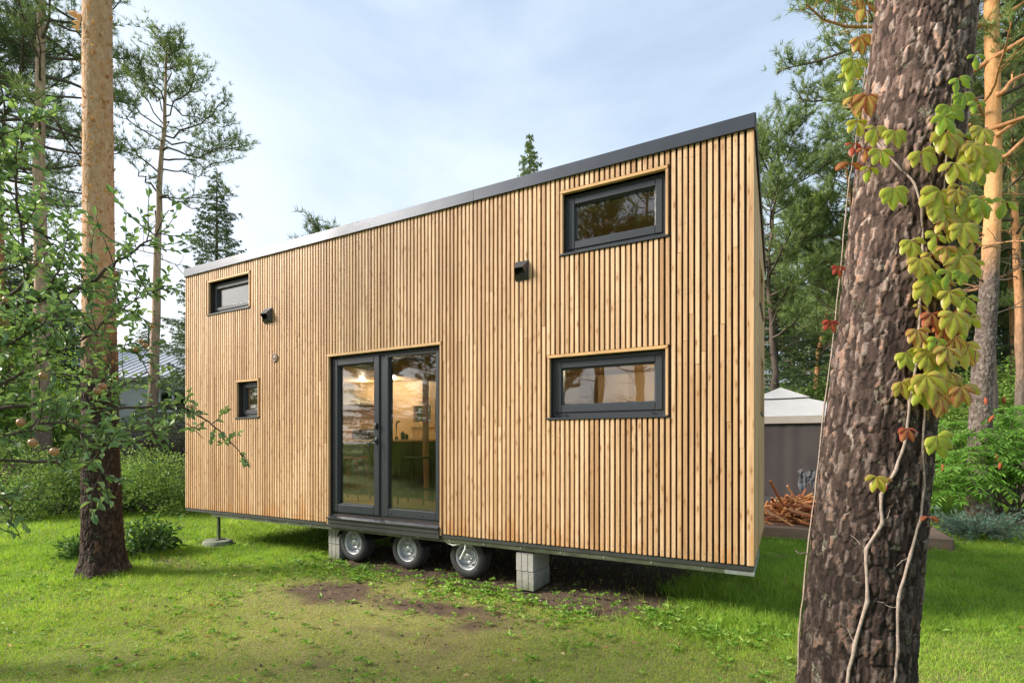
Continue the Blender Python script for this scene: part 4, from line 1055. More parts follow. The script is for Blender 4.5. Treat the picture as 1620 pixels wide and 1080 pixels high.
LV = [(1355, -6, .085, .62, 3), (1368, 10, .10, .60, 3), (1360, 62, .09, .60, 5), (1352, 100, .10, .22, 5), (1344, 122, .085, .25, 3), (1372, 155, .11, .66, 5), (1352, 158, .10, .50, 3), (1356, 196, .08, .30, 4),
      (1350, 232, .065, .90, 3), (1386, 206, .085, .28, 5), (1416, 211, .085, .26, 5), (1368, 240, .06, .72, 3), (1393, 243, .085, .18, 4), (1345, 264, .10, .70, 2), (1376, 270, .07, .2, 3), (1517, 128, .07, .08, 4), (1524, 152, .075, .08, 5),
      (1543, 92, .06, .06, 3), (1545, 165, .06, .08, 3), (1502, 172, .10, .12, 5), (1497, 214, .115, .42, 5), (1550, 236, .14, .36, 5), (1528, 232, .085, .44, 4), (1458, 244, .095, .30, 5), (1510, 262, .105, .36, 4), (1545, 270, .085, .2, 4),
      (1575, 245, .07, .15, 3), (1414, 302, .095, .20, 5), (1488, 306, .13, .34, 5), (1528, 318, .09, .22, 4), (1552, 320, .08, .14, 4), (1590, 322, .10, .16, 3), (1497, 352, .075, .50, 4), (1524, 360, .10, .38, 5), (1478, 370, .06, .25, 3), (1442, 385, .085, .30, 5),
      (1455, 414, .085, .42, 5), (1518, 412, .11, .42, 5), (1541, 420, .085, .34, 4), (1497, 396, .07, .60, 3), (1468, 450, .105, .38, 5), (1492, 446, .085, .54, 4), (1502, 466, .085, .40, 4), (1456, 488, .05, .50, 3), (1475, 500, .08, .74, 4),
      (1510, 500, .11, .40, 5), (1534, 505, .09, .40, 4), (1495, 520, .08, .68, 4), (1452, 526, .085, .58, 5), (1478, 540, .08, .42, 4), (1527, 548, .125, .42, 5), (1500, 556, .09, .50, 4), (1434, 562, .085, .26, 5), (1468, 564, .085, .40, 5),
      (1466, 598, .11, .42, 5), (1498, 600, .09, .40, 4), (1427, 608, .08, .46, 5), (1524, 612, .105, .40, 3), (1490, 634, .075, .52, 3), (1326, 426, .05, .93, 4), (1314, 512, .06, .93, 4), (1436, 682, .065, .80, 4), (1483, 694, .095, .24, 5),
      (1387, 758, .075, .42, 4), (1399, 762, .05, .62, 2), (1470, 822, .06, .78, 2)]
rl = random.Random(77)
for q in range(44):
    b = rl.uniform(185, 630); f = min(1, (b-150)/200); xc = 1530-(b-185)*.085; LV.append((xc+rl.uniform(-42, 38), b, rl.uniform(.055, .095), rl.choice([.1, .25, .35, .42, .5, .62]), rl.choice([3, 4, 5])))
for q, (a, b, s, hu, cn) in enumerate(LV): creeper_leaf(a, b, s*.96, max(0, hu-.02), cnt=cn, seed=q, yaw=random.Random(q).uniform(-.35, .35), off=.05 if q % 3 else .09)

# ------------------------------------------------------------------ two-tone pine on the left
LZ = 5.85; lb = at(165, 905, LZ)
lp = empty('pine_tree', (lb.x, LZ, 0)); tag(lp, 'tall straight pine with black bark below and peeling orange bark above, left of the house', 'pine tree')
def lk(px, py): p = at(px, py, LZ); return (p.z, p.x-lb.x, 0)
kl = [(-.05, 0, 0), lk(160, 760), lk(157, 500), lk(154, 0), (13.5, -.15, .2)]
RL = [(-.1, .196), (.3, .180), (1.0, .168), (2.2, .160), (4, .142), (6.5, .132), (13.5, .05)]
bark_trunk('trunk', kl, RL, (.042, .13), .022, M_bark_left, lp, .009, 170, 6.8, .4, (2.3, 6), seed=21, flare=(.07, .16))
cr_ = pine_arrays(78, 13.5, .05, 10., 2.0, 22, 6, 3, (-.15, .2), 7, dead=0)
cr_[1].build('branches', M_twig, lp, True); cr_[2].build('crown', M_pine, lp)
fl = NM(); rs = np.random.RandomState(5)
for q in range(620):
    z = 2.2+4.5*rs.rand(); a = rs.rand()*2*np.pi; r = np.interp(z, [k[0] for k in RL], [k[1] for k in RL])+.006
    cx = np.interp(z, [k[0] for k in kl], [k[1] for k in kl]); s = .012+.022*rs.rand()**2
    n = np.array([math.cos(a), math.sin(a), 0]); tn = np.array([-math.sin(a), math.cos(a), 0]); c = np.array([cx, 0, z])+n*r
    lift = s*rs.rand()*.9; u = np.array([0, 0, 1.])*s*(.7+rs.rand())
    fl.add([c-tn*s*.6, c+tn*s*.6, c+tn*s*.5+u*.5+n*lift*.5, c-tn*s*.5+u*.5+n*lift*.4, c+tn*s*.3+u+n*lift*1.2+tn*rs.normal()*.01, c-tn*s*.4+u*.9+n*lift*1.1], [[0, 1, 2, 3], [3, 2, 4, 5]], rs.rand())
m = MT('peeling_bark'); m.set(base=m.ramp(m.attr(), [(0, (.40, .19, .08)), (.5, (.60, .34, .17)), (1, (.72, .45, .20))]), rough=.7); m.translucent(m.ramp(m.attr(), [(0, (.5, .25, .08)), (1, (.8, .45, .12))]), .35)
M_flake = m.m
tag(fl.build('bark_flakes', M_flake, lp), kind='stuff')
# the big curl of loose bark near the top
cf = NM(); c = at(132, 36, LZ)-Vector((lb.x, LZ, 0)); c = np.array([c.x, -.09, c.z])
for q, (dx, dz, s) in enumerate([(0, 0, .10), (-.04, .02, .07), (.02, -.10, .06), (.03, -.17, .05)]):
    p = c+np.array([dx, -.02*q, dz]); cf.add([p+[.06, 0, .02], p+[-.2*s*5*.5, .02, .06*s*10], p+[-.2*s*5*.55, -.02, -.01], p+[.05, -.01, -.06]], [[0, 1, 2, 3]], .9)
cf.build('loose_bark', M_flake, lp)

# ------------------------------------------------------------------ apple tree
apx = at(-250, 700, 3.2)
apple = empty('apple_tree', (apx.x, 3.3, 0)); tag(apple, 'apple tree with ripening fruit spreading leafy branches in from the left edge', 'apple tree')
ao = np.array([apx.x, 3.3, 0])
rs = np.random.RandomState(42); bm, fm = NM(), NM()
tk = NM(); tb = np.array([[0, 0, -.03], [.05, 0, .5], [.02, .05, 1.0], [.12, .05, 1.6], [.05, .1, 2.3], [.2, .15, 3.2]]); tk.tube(tb, [.13, .10, .09, .075, .055, .03], 12)
TWP = []
def A(px, py, Z): p = at(px, py, Z); return np.array([p.x, p.y, p.z])-ao
def smooth_path(P, n=5):
    P = np.array(P); t = np.linspace(0, len(P)-1, (len(P)-1)*n+1)
    Q = np.stack([np.interp(t, np.arange(len(P)), P[:, k]) for k in range(3)], -1)
    Q[1:-1] = (Q[:-2]+Q[1:-1]*2+Q[2:])/4; return Q
def limb(pp, r0, r1, dens, tw=.28, leafk=7, t0=0.):
    Q = smooth_path(pp); Q += rs.normal(size=Q.shape)*.006
    bm.tube(Q, np.linspace(r0, r1, len(Q)), 7)
    L = np.linalg.norm(np.diff(Q, axis=0), axis=1).sum(); n = int(L*dens*1.5)
    for q in range(n):
        t = t0+(1-t0)*(q+rs.rand())/n; p, d = along(Q, min(t, .999)); d /= np.linalg.norm(d)
        dd = d*.5+unit(1, rs)[0]*.9+np.array([0, 0, .25]); l = tw*(.4+.9*rs.rand())
        tp = curve(p, dd, l, rs, 4, .25, .15); bm.tube(tp, np.linspace(.0042, .0018, len(tp)), 4, cap=False); TWP.append((tp, leafk))
limb([tb[3], A(-100, 540, 3.1), A(0, 484, 3.0), A(60, 475, 3.05), A(105, 470, 3.1), A(160, 432, 3.2), A(200, 405, 3.3), A(238, 378, 3.35), A(250, 368, 3.4)], .022, .003, 13, .24)
limb([tb[2], A(-120, 655, 3.1), A(0, 643, 3.1), A(100, 640, 3.2), A(180, 648, 3.4), A(265, 640, 3.7), A(305, 650, 3.8), A(345, 680, 3.9), A(392, 728, 4.0)], .017, .003, 8, .16, 6, .12)
limb([A(265, 640, 3.7), A(290, 668, 3.7), A(322, 692, 3.7)], .005, .002, 6, .1)
limb([A(0, 484, 3.0), A(45, 440, 2.9), A(38, 400, 2.85), A(28, 330, 2.8), A(24, 270, 2.75), A(32, 225, 2.75), A(46, 185, 2.75)], .010, .003, 15, .2, 7)
limb([tb[1]+[0, 0, .3], A(-100, 745, 3.2), A(0, 728, 3.2), A(90, 732, 3.25), A(150, 712, 3.4), A(200, 700, 3.5)], .014, .003, 12, .2)
limb([tb[1]+[0, 0, .25], A(-80, 800, 3.4), A(0, 790, 3.5), A(60, 788, 3.5)], .009, .003, 8, .18)
limb([A(60, 475, 3.05), A(95, 430, 3.1), A(108, 375, 3.1), A(112, 325, 3.15)], .006, .0015, 13, .16)
limb([A(105, 470, 3.1), A(160, 540, 3.3), A(215, 556, 3.45), A(246, 612, 3.5)], .007, .002, 13, .2)
limb([tb[2]+[0, 0, .25], A(-20, 625, 2.9), A(60, 570, 3.0), A(140, 535, 3.1), A(200, 482, 3.2), A(262, 452, 3.3)], .011, .002, 14, .22)
limb([A(180, 648, 3.4), A(170, 600, 3.3), A(175, 560, 3.3)], .005, .002, 14, .16)
limb([A(90, 732, 3.25), A(150, 690, 3.2), A(230, 680, 3.25), A(255, 688, 3.3)], .006, .002, 12, .2)
limb([tb[4], A(-60, 420, 3.0), A(-10, 330, 2.9), A(8, 250, 2.8), A(6, 205, 2.8)], .012, .003, 16, .22)
limb([tb[4], A(-80, 380, 3.6), A(10, 350, 3.6), A(70, 370, 3.6), A(120, 400, 3.6)], .012, .003, 14, .25)
limb([tb[3], A(-60, 560, 2.8), A(10, 545, 2.75), A(60, 520, 2.75), A(90, 500, 2.8)], .010, .003, 14, .2)
limb([tb[2], A(-60, 680, 2.8), A(20, 690, 2.8), A(90, 665, 2.85), A(140, 690, 2.9), A(170, 770, 3.0)], .010, .002, 14, .22)
limb([tb[3]+[0, 0, .2], A(-60, 460, 3.4), A(20, 420, 3.5), A(70, 410, 3.6), A(120, 440, 3.7), A(180, 480, 3.8), A(220, 500, 3.9)], .010, .002, 13, .24)
limb([tb[2]+[0, 0, .1], A(-60, 620, 3.7), A(20, 600, 3.8), A(90, 590, 3.9), A(150, 600, 4.0), A(200, 610, 4.0)], .010, .002, 12, .24)
limb([tb[1]+[0, 0, .4], A(-60, 760, 2.9), A(10, 790, 3.0), A(30, 850, 3.1)], .008, .002, 6, .18)
for (x_, y_) in ((-60, 300), (-120, 420), (-180, 520), (-240, 380), (-340, 500), (-420, 600)):
    limb([tb[4], A(x_, y_, 3.4), A(x_-40, y_-90, 3.5)], .014, .003, 12, .3)
P_, D_ = [], []
for tp, lkf in TWP:
    for q in range(lkf):
        p, d = along(tp, min(.12+.88*(q+rs.rand())/lkf, .999)); P_.append(p); D_.append(d/np.linalg.norm(d)*.7+unit(1, rs)[0]*.8+np.array([0, 0, -.12]))
    P_.append(tp[-1]); D_.append(tp[-1]-tp[-2])
leaves(fm, np.array(P_), np.array(D_), .053, .031, rs, .28, np.clip(rs.beta(2, 2.4, len(P_)), 0, 1), .7)
tk.build('trunk', M_applebark, apple, True); bm.build('branches', M_applebark, apple, True); fm.build('foliage', M_apple_leaf, apple)
for q, (px_, py_, Z_, s) in enumerate([(183, 433, 3.25, 1), (50, 419, 3.0, .9), (31, 491, 2.9, .9), (62, 505, 2.95, 1), (162, 611, 3.1, 1.1), (154, 618, 3.05, 1.), (33, 668, 2.75, 1), (52, 700, 2.75, 1.1), (86, 714, 2.75, 1.1), (117, 668, 2.9, 1.1),
                                      (223, 540, 3.35, .8), (230, 546, 3.35, .8), (214, 553, 3.35, .7), (241, 516, 3.4, .7), (303, 643, 3.75, .8), (68, 594, 2.95, 1), (10, 474, 2.9, .9), (56, 418, 3.0, .8)]):
    t = NM(); r_ = .020*s
    t.lathe([(0, .75*r_), (r_*.18, .84*r_), (r_*.5, .93*r_), (r_*.85, .6*r_), (r_, .1*r_), (r_*.93, -.35*r_), (r_*.7, -.75*r_), (r_*.4, -.92*r_), (r_*.15, -.85*r_), (0, -.8*r_)], 20, None, .25+.5*rs.rand())
    o = t.build('apple', M_apple, apple, True); o.location = A(px_, py_, Z_); o.rotation_euler = (rs.normal()*.3, rs.normal()*.3, 0)
    s_ = NM(); s_.tube([(0, 0, .7*r_), (.003, 0, r_*1.2), (.008, 0, r_*1.9)], .0018, 5); s_.build('stalk', M_twig, o)

# ------------------------------------------------------------------ background trees
def loc(px, Z): return (gx(px, Z), Z, 0)
# pine standing clear against the sky, drawn limb by limb
ZA = 15.
def LA(px, py, dy=0): p = at(px, py, ZA); return (p.x-gx(232, ZA), dy, p.z)
def hA(py): return EYE+(700-py)/FP*ZA
lA = []
for (py, ex, ey, dy, r_, dn) in [(310, 205, 340, .3, .035, -5), (300, 330, 318, -.4, .045, 7), (300, 395, 300, -.6, .03, 6), (296, 190, 218, .5, .04, 6), (262, 180, 200, -.5, .035, 8), (250, 310, 238, .6, .035, 7), (238, 345, 205, .8, .04, 10), (225, 388, 218, -.3, .045, 14),
                              (215, 205, 190, .6, .03, 9), (205, 370, 190, .5, .035, 14), (200, 352, 135, .2, .04, 14), (190, 190, 130, -.3, .03, 12), (185, 182, 80, .4, .03, 12), (170, 345, 120, -.8, .03, 14), (165, 205, 85, .6, .028, 12), (150, 335, 150, .9, .03, 12),
                              (140, 220, 100, -.8, .026, 14), (130, 310, 90, .5, .026, 14), (120, 296, 60, -.4, .026, 16), (110, 228, 62, .3, .022, 14), (100, 290, 52, .6, .022, 16), (95, 270, 48, -.6, .02, 16), (85, 240, 50, .6, .02, 16), (75, 282, 72, -.3, .02, 16), (65, 262, 46, .1, .02, 16), (150, 260, 120, -1.2, .03, 13), (180, 265, 150, 1.3, .03, 12), (210, 250, 195, -1.4, .03, 9), (130, 250, 90, 1.1, .03, 14)]:
    lA.append((hA(py+12), LA(ex, ey+22, dy), r_*.75, dn*.62 if dn > 0 else dn))
ar = pine_arrays(5, hA(62), .16, 8, 2.2, lean=((gx(262, ZA)-gx(232, ZA)), 0), limbs=lA, dead=5, k=8, ln=.13, wd=.016, tl=4, wob=.02, twl=.62)
pA_ = make_tree('pine_tree', ar, M_trunkA, M_pine, loc(232, ZA), 'slim pine with an open windblown crown, alone against the sky left of the house')
# left group
ZB = 12.5
ar = pine_arrays(15, 16, .20, 8.6, 1.9, 46, 10, 4, (.25, 0), 10, dead=16, wob=.02, ln=.13)
make_tree('pine_tree', ar, M_trunkA, M_pine, loc(66, ZB), 'pine with a bushy green crown directly left of the orange-barked pine')
ar = pine_arrays(16, 12.6, .17, 8.2, 2.4, 40, 10, 4, (-.3, 0), 10, dead=10, wob=.04, ln=.13)
make_tree('pine_tree', ar, M_trunkO, M_pine_far, loc(20, 13.5), 'slender pine with a forked rusty trunk at the far left edge of the frame')
ar = pine_arrays(17, 13.2, .18, 7.2, 2.6, 40, 8, 4, (.5, 0), 9, dead=8, wob=.04)
pB = make_tree('pine_tree', ar, M_trunkA, M_pine_far, loc(-70, 13), 'pine mostly cut off by the left edge of the frame')
# spruces
sp1 = spruce_arrays(31, hA(0)*0+EYE+(700-266)/FP*17, .15, 2.7, .8, .30, 5)
spA = make_tree('spruce_tree', sp1, M_trunkD, M_spruce, loc(343, 17), 'pointed spruce rising behind the left end of the tiny house', cat='spruce tree')
ar = spruce_arrays(32, EYE+(700-212)/FP*14, .13, 2.0, .8)
spB = make_tree('spruce_tree', ar, M_trunkD, M_pine, loc(838, 14), 'spruce top peeping over the middle of the roof', cat='spruce tree')
def inst(src, px, Z, sc_, rz, label, group=None, dx=0):
    c = copy_tree(src); c.location = (gx(px, Z)+dx, Z, 0); c.scale = (sc_[0], sc_[0], sc_[1]); c.rotation_euler = (0, 0, rz)
    tag(c, label, None, group)
    if 'group' in c and not group: del c['group']
    return c
inst(spB, 798, 14.6, (.7, .83), 1.0, 'lower spruce tip just left of the spruce top above the roof')
ar = pine_arrays(35, EYE+(700-338)/FP*13-1.1, .12, 4.2, 1.5, 30, 9, 4, dead=2, ln=.13)
pF = make_tree('pine_tree', ar, M_trunkA, M_pine, loc(541, 13), 'pine tip barely showing above the roof left of the middle')
# dark evergreens closing the left background
dlab = 0
rsl = random.Random(8)
LL = ['dark evergreen directly behind the orange-barked pine trunk', 'dark evergreen rising behind the bungalow roof near the slim pine', 'dark evergreen behind the trunk of the bushy green pine on the left', 'dark evergreen cut by the left edge of the frame', 'dark evergreen behind the left end of the house next to the pointed spruce', 'distant dark evergreen between the bushy pine and the orange-barked pine', 'distant dark evergreen behind the apple leaves at the left edge']
for (px_, Z_, s, h_) in [(80, 19, .7, .74), (235, 30, 1.2, .80), (50, 18, .95, .80), (-20, 17, .9, .85), (300, 27, 1.0, .80), (90, 25, 1.2, .9), (0, 23, 1.2, .9)]:
    inst(spA, px_, Z_, (s*1.35, h_), rsl.uniform(0, 6), LL.pop(0), 'dark evergreens behind the apple tree')
bt = bush_arrays(61, 2.0, 2.0, 5.2, 9000, .11, .07, 110, 14, .36, 1.0)
def leafy(px, Z, s, rz, label, mat=None, group=None):
    c = copy_tree(leaf0) ; c.location = (gx(px, Z), Z, 0); c.scale = s; c.rotation_euler = (0, 0, rz); tag(c, label, None, group); return c
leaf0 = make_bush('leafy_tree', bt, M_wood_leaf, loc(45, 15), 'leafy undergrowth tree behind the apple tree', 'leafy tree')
leaf0.scale = (.8, .8, .62)
leafy(30, 14, (.9, .9, .95), 1.1, 'leafy undergrowth tree low in the left background behind the fence')
leafy(-60, 13, (.9, .9, 1.2), 2.1, 'leafy undergrowth tree at the left edge behind the apple branches')

# right side
ZG = 15.5
ar = pine_arrays(41, EYE+(700-186)/FP*ZG-.55, .12, 4.4, 2.0, 56, 10, 5, (.2, 0), 13, dead=6, ln=.14)
pG = make_tree('pine_tree', ar, M_trunkD, M_pine, loc(1222, ZG), 'pine with a rounded crown directly right of the tiny house roof corner')
ar = pine_arrays(42, 11.3, .17, 5.2, 2.2, 54, 10, 5, (-.3, 0), 13, dead=8, ln=.14)
pH = make_tree('pine_tree', ar, M_trunkO, M_pine, loc(1352, 16.5), 'pine whose crown shows between the house and the near trunk')
ar = pine_arrays(43, 13.2, .16, 7.9, 2.1, 46, 10, 5, (.1, .0), 12, dead=10, ln=.13)
pI = make_tree('pine_tree', ar, M_trunkO, M_pine, loc(1432, 10.2), 'pine behind the near trunk with boughs reaching out at the top of the frame')
inst(pH, 1292, 20, (.85, .78), 2.2, 'thin pine trunk standing behind the gazebo roof')
inst(pG, 1250, 23, (1.1, 1.0), 1.2, 'tall pine further back between the house and the near trunk')
inst(spA, 1228, 17, (1.0, .72), .7, 'drooping spruce behind the gazebo beside the tiny house')
inst(spA, 1330, 22, (1.3, .85), 2.7, 'broad spruce in the wood behind the near trunk')
# grey and orange pine at the right
ZJ = 8.9
jt = empty('pine_tree', (gx(1548, ZJ), ZJ, 0)); tag(jt, 'pine with grey bark below and bright orange bark above, right of the near trunk', 'pine tree')
def jk(px, py): p = at(px, py, ZJ); return (p.z, p.x-gx(1548, ZJ), 0)
bark_trunk('trunk', [(-.05, 0, 0), jk(1552, 620), jk(1565, 450), jk(1571, 330), jk(1572, 220), jk(1568, 0), (13.5, .1, .2)], [(-.1, .18), (1, .160), (2.5, .145), (4.5, .118), (9.2, .095), (13.5, .04)], (.06, .11), .016, M_bark_mid, jt, .014, 110, 9.6, .4, (4.8, 5), seed=31, flare=(.04, .2))
cr_ = pine_arrays(44, 13.5, .04, 6.6, 2.6, 30, 8, 4, (.1, .2), 9, dead=6, ln=.12)
cr_[1].build('branches', M_trunkO, jt, True); cr_[2].build('crown', M_pine, jt)
bb = NM()
for (py0, pts_) in [(150, [(1586, 148), (1600, 128), (1622, 118), (1650, 100)]), (215, [(1584, 210), (1604, 196), (1630, 178)]), (250, [(1592, 248), (1625, 215), (1660, 190)]), (40, [(1560, 40), (1545, 38), (1530, 44)])]:
    P = [np.array(at(1571, py0, ZJ)-Vector((gx(1548, ZJ), ZJ, 0)))]+[np.array(at(a, b, ZJ-.2)-Vector((gx(1548, ZJ), ZJ, 0))) for a, b in pts_]
    bb = NM(); P = smooth_path(P); bb.tube(P, np.linspace(.045, .02, len(P)), 8); bb.build('limb', M_trunkO, jt, True)
ar = pine_arrays(45, 13.0, .115, 6.2, 2.0, 40, 9, 4, (.35, 0), 10, dead=8, ln=.13, wob=.015)
pK = make_tree('pine_tree', ar, M_trunkO, M_pine, loc(1566, 10.6), 'thinner orange pine leaning just behind the grey and orange pine')
pL = inst(pK, 1618, 12.5, (1.05, 1.05), 2.0, 'orange pine trunk at the right edge of the frame')
inst(pK, 1604, 16.0, (1.0, 1.1), 3.3, 'slender orange pine seen behind the upper limbs at the right edge')
GL = ['pine in the wood just right of the near trunk, level with the creeper', 'tall distant pine behind the creeper on the near trunk', 'pine behind the thin leaning orange trunk', 'pine beyond the right edge of the frame, its crown reaching in', 'pine crown entering the frame from the right above the sumac', 'distant pine hidden behind the near trunk', 'distant pine above the middle of the sumac', 'distant pine between the near trunk and the grey and orange pine', 'distant pine behind the gazebo and the near trunk']
glab = 'pine in the wood at the right, one of many behind the sumac'
for (px_, Z_, src, s, h_) in [(1500, 17, pG, 1.1, 1.1), (1480, 22, pH, 1.2, 1.2), (1560, 20, pG, 1.1, 1.25), (1640, 18, pH, 1.1, 1.2), (1680, 14, pG, .95, 1.15), (1450, 26, pG, 1.4, 1.3), (1600, 26, pH, 1.5, 1.4), (1540, 27, pG, 1.4, 1.3), (1385, 25, pH, 1.2, 1.2)]:
    inst(src, px_, Z_, (s, h_), rsl.uniform(0, 6), GL.pop(0), 'pines in the wood at the right')
SL = ['dark spruce behind the grey and orange pine', 'dark spruce low behind the orange trunks over the sumac', 'distant dark spruce right beside the near trunk', 'dark spruce at the right edge of the frame', 'distant dark spruce hidden behind the near trunk', 'distant dark spruce above the gazebo roof']
slab_ = 'dark spruce in the wood at the right behind the orange trunks'
for (px_, Z_, s, h_) in [(1520, 19, 1.2, .78), (1590, 17, 1.15, .66), (1470, 20, 1.2, .72), (1650, 20, 1.3, .8), (1400, 24, 1.3, .8), (1270, 27, 1.3, .85)]:
    inst(spA, px_, Z_, (s*1.2, h_), rsl.uniform(0, 6), SL.pop(0), 'dark spruces in the wood at the right')
for (px_, Z_, s, l_) in [(1225, 15.5, (.8, .8, .62), 'leafy tree low behind the gazebo roof next to the house'), (1300, 16.5, (.9, .9, .75), 'leafy tree low behind the gazebo roof next to the near trunk'), (1590, 14.5, (1, 1, .8), 'leafy tree in the wood behind the sumac at the right edge'), (1490, 14, (.8, .8, .7), 'leafy tree behind the sumac nearest the near trunk')]:
    leafy(px_, Z_, s, px_, l_)
# understory belt, too many stems to count
ug = NM(); rs = np.random.RandomState(70)
n = 26000; X_ = rs.uniform(-34, 46, n); Y_ = 27+rs.rand(n)*6+np.abs(X_)*.05; hmax = 4.5+2.5*fbm(X_*.35, Y_*.2, 0, 3, 4); Z_ = rs.rand(n)**.8*np.clip(hmax, 1.5, 9)
leaves(ug, np.stack([X_, Y_, Z_], -1), unit(n, rs), .38, .26, rs, .3, np.clip(rs.rand(n)*.7, 0, 1))
o = ug.build('undergrowth', M_wood_leaf); tag(o, 'dense green undergrowth of the far wood behind the garden', 'undergrowth', None, 'stuff')
# trees beside the camera, seen as reflections in the panes
rlab = 'tall pine across the garden, mirrored in the window panes'
for (x_, y_, src, s, h_) in [(-11, -8.5, pG, 1, 1.0), (-14, -12, pH, 1.1, 1.1), (-7, -9, pK, 1, .85), (-17, -9.5, pG, 1.1, 1.05), (-12, -15, pG, 1.2, 1.2), (-19, -14, pI, 1.1, 1.), (-19, .0, pG, 1, .82), (-18.5, -2.6, pH, 1.1, .85), (-21.5, -1, spA, 1.2, .75), (-16, -2.0, spA, .8, .42), (-5, -13, pG, 1, 1), (-13.5, -5.5, pH, .9, .62), (-22, -4, spA, 1.1, .50), (-24, -8, spA, 1.1, .6), (-10.5, -5.6, pH, 1, .95), (-6.5, -8.5, pA_, 1, 1.0), (-11.5, -9, pA_, 1.1, 1.1), (-23, 5.5, pF, 1.2, .62)]:
    c = copy_tree(src); c.location = (x_, y_, 0); c.scale = (s, s, h_); c.rotation_euler = (0, 0, x_*1.7); tag(c, rlab, None, 'trees mirrored in the panes')
for (x_, y_, s) in [(-12, -3, .6), (-13, .5, .6), (-15, 3.5, .5), (-11.5, -6, .7), (-16, -8, .9), (-17, 0, .7), (-14, -3.5, .55)]:
    c = copy_tree(leaf0); c.location = (x_, y_, 0); c.scale = (s, s, s*.75); c.rotation_euler = (0, 0, x_*3.7); tag(c, 'leafy tree across the garden, mirrored in the door glass', None, 'leafy trees mirrored in the door glass')

# ------------------------------------------------------------------ shrubs
bA = bush_arrays(71, 1.45, 1.0, 1.55, 11000, .062, .030, 120, 20, .16)
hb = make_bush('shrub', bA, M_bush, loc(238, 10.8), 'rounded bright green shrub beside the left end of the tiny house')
hb.scale = (1, 1, .93)
def bush_inst(px, Z, s, rz, label):
    c = copy_tree(hb); c.location = loc(px, Z); c.scale = s; c.rotation_euler = (0, 0, rz); tag(c, label); return c
bush_inst(98, 10.6, (.95, 1, .90), 1.0, 'bright green shrub immediately left of the orange-barked pine')
bush_inst(20, 11.8, (.8, .9, 1.05), 2.2, 'bright green shrub behind the picket fence at the left edge')
bush_inst(175, 11.6, (.8, .9, .82), 3.0, 'bright green shrub half hidden behind the orange-barked pine')
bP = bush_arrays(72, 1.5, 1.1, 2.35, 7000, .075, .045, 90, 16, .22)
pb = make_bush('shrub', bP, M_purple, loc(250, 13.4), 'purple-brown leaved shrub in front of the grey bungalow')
# peony-like plant behind the left pine
bQ = bush_arrays(73, .42, .36, .56, 420, .115, .055, 26, 16, .07)
o = make_bush('leafy_plant', bQ, M_herb, loc(226, 6.9), 'low plant with broad pointed leaves on the right of the orange-barked pine', 'plant')
c = copy_tree(o); c.location = loc(122, 6.6); c.scale = (.6, .6, .62); tag(c, 'small leafy plant at the left foot of the orange-barked pine')

# bungalow
bz = 21.
bg_ = empty('bungalow', (gx(60, bz), bz, 0), .12); tag(bg_, 'grey rendered bungalow with a pale roof behind the shrubs on the left', 'bungalow')
M_render = simple('grey_render', (.74, .76, .78), .9, 0, .08, 2)
bx0 = 0
holes = [(4.55, 5.7, 2.78, 3.68)]
t = NM(); holed(t, -1.0, 11.5, 0, 4.15, holes, 0, .25); t.box(-1.0, -.75, .25, 7, 0, 4.15); t.box(11.25, 11.5, .25, 7, 0, 4.15); t.build('wall', M_render, bg_)
t = NM(); t.box(-1.02, 11.52, -.03, 0-.001, 0, 2.35); t.build('plinth', simple('darker_render', (.27, .28, .28), .9), bg_)
t = NM(); t.add([(-1.6, -.3, 4.08), (12.1, -.3, 4.08), (12.1, 4.2, 5.9), (-1.6, 4.2, 5.9), (-1.6, 9, 4.0), (12.1, 9, 4.0), (-1.6, -.3, 4.18), (12.1, -.3, 4.18), (12.1, 4.2, 6.0), (-1.6, 4.2, 6.0)],
      [[6, 7, 8, 9], [0, 3, 2, 1], [0, 1, 7, 6], [1, 2, 8, 7], [3, 0, 6, 9], [3, 4, 5, 2]]); 
for k in range(46): xk = -1.5+k*.3; t.add([(xk, -.3, 4.185), (xk+.03, -.3, 4.185), (xk+.03, 4.2, 6.005), (xk, 4.2, 6.005), (xk, -.3, 4.22), (xk+.03, -.3, 4.22), (xk+.03, 4.2, 6.04), (xk, 4.2, 6.04)], [[0, 1, 5, 4], [4, 5, 6, 7], [1, 2, 6, 5], [0, 4, 7, 3]])
t.build('roof', simple('pale_roof', (.46, .47, .49), .5), bg_)
for (a, b) in ((4.55, 5.7),):
    o = bpy.data.objects.new('window', None); link(o, bg_)
    t = NM(); frame4(t, a, b, 2.78, 3.68, .08, .08, .08, .08, .05, .15); t.bevbox((a+b)/2-.04, (a+b)/2+.04, .051, .14, 2.8, 3.66, .005); t.build('frame', simple('white_frame', (.75, .76, .76), .4), o)
    t = NM(); t.box(a+.05, b-.05, .10, .11, 2.83, 3.63); t.build('pane', M_glass, o)
    t = NM(); t.box(a-.05, b+.05, -.08, .02, 2.70, 2.775); t.build('sill', M_galv, o)
t = NM(); t.box(4.5, 5.75, 1.2, 1.3, 2.5, 3.9); t.build('curtain', simple('painted_room_shade', (.05, .06, .06), .9), bg_)  # dark-coloured sheet stands in for the shade of the room behind the pane

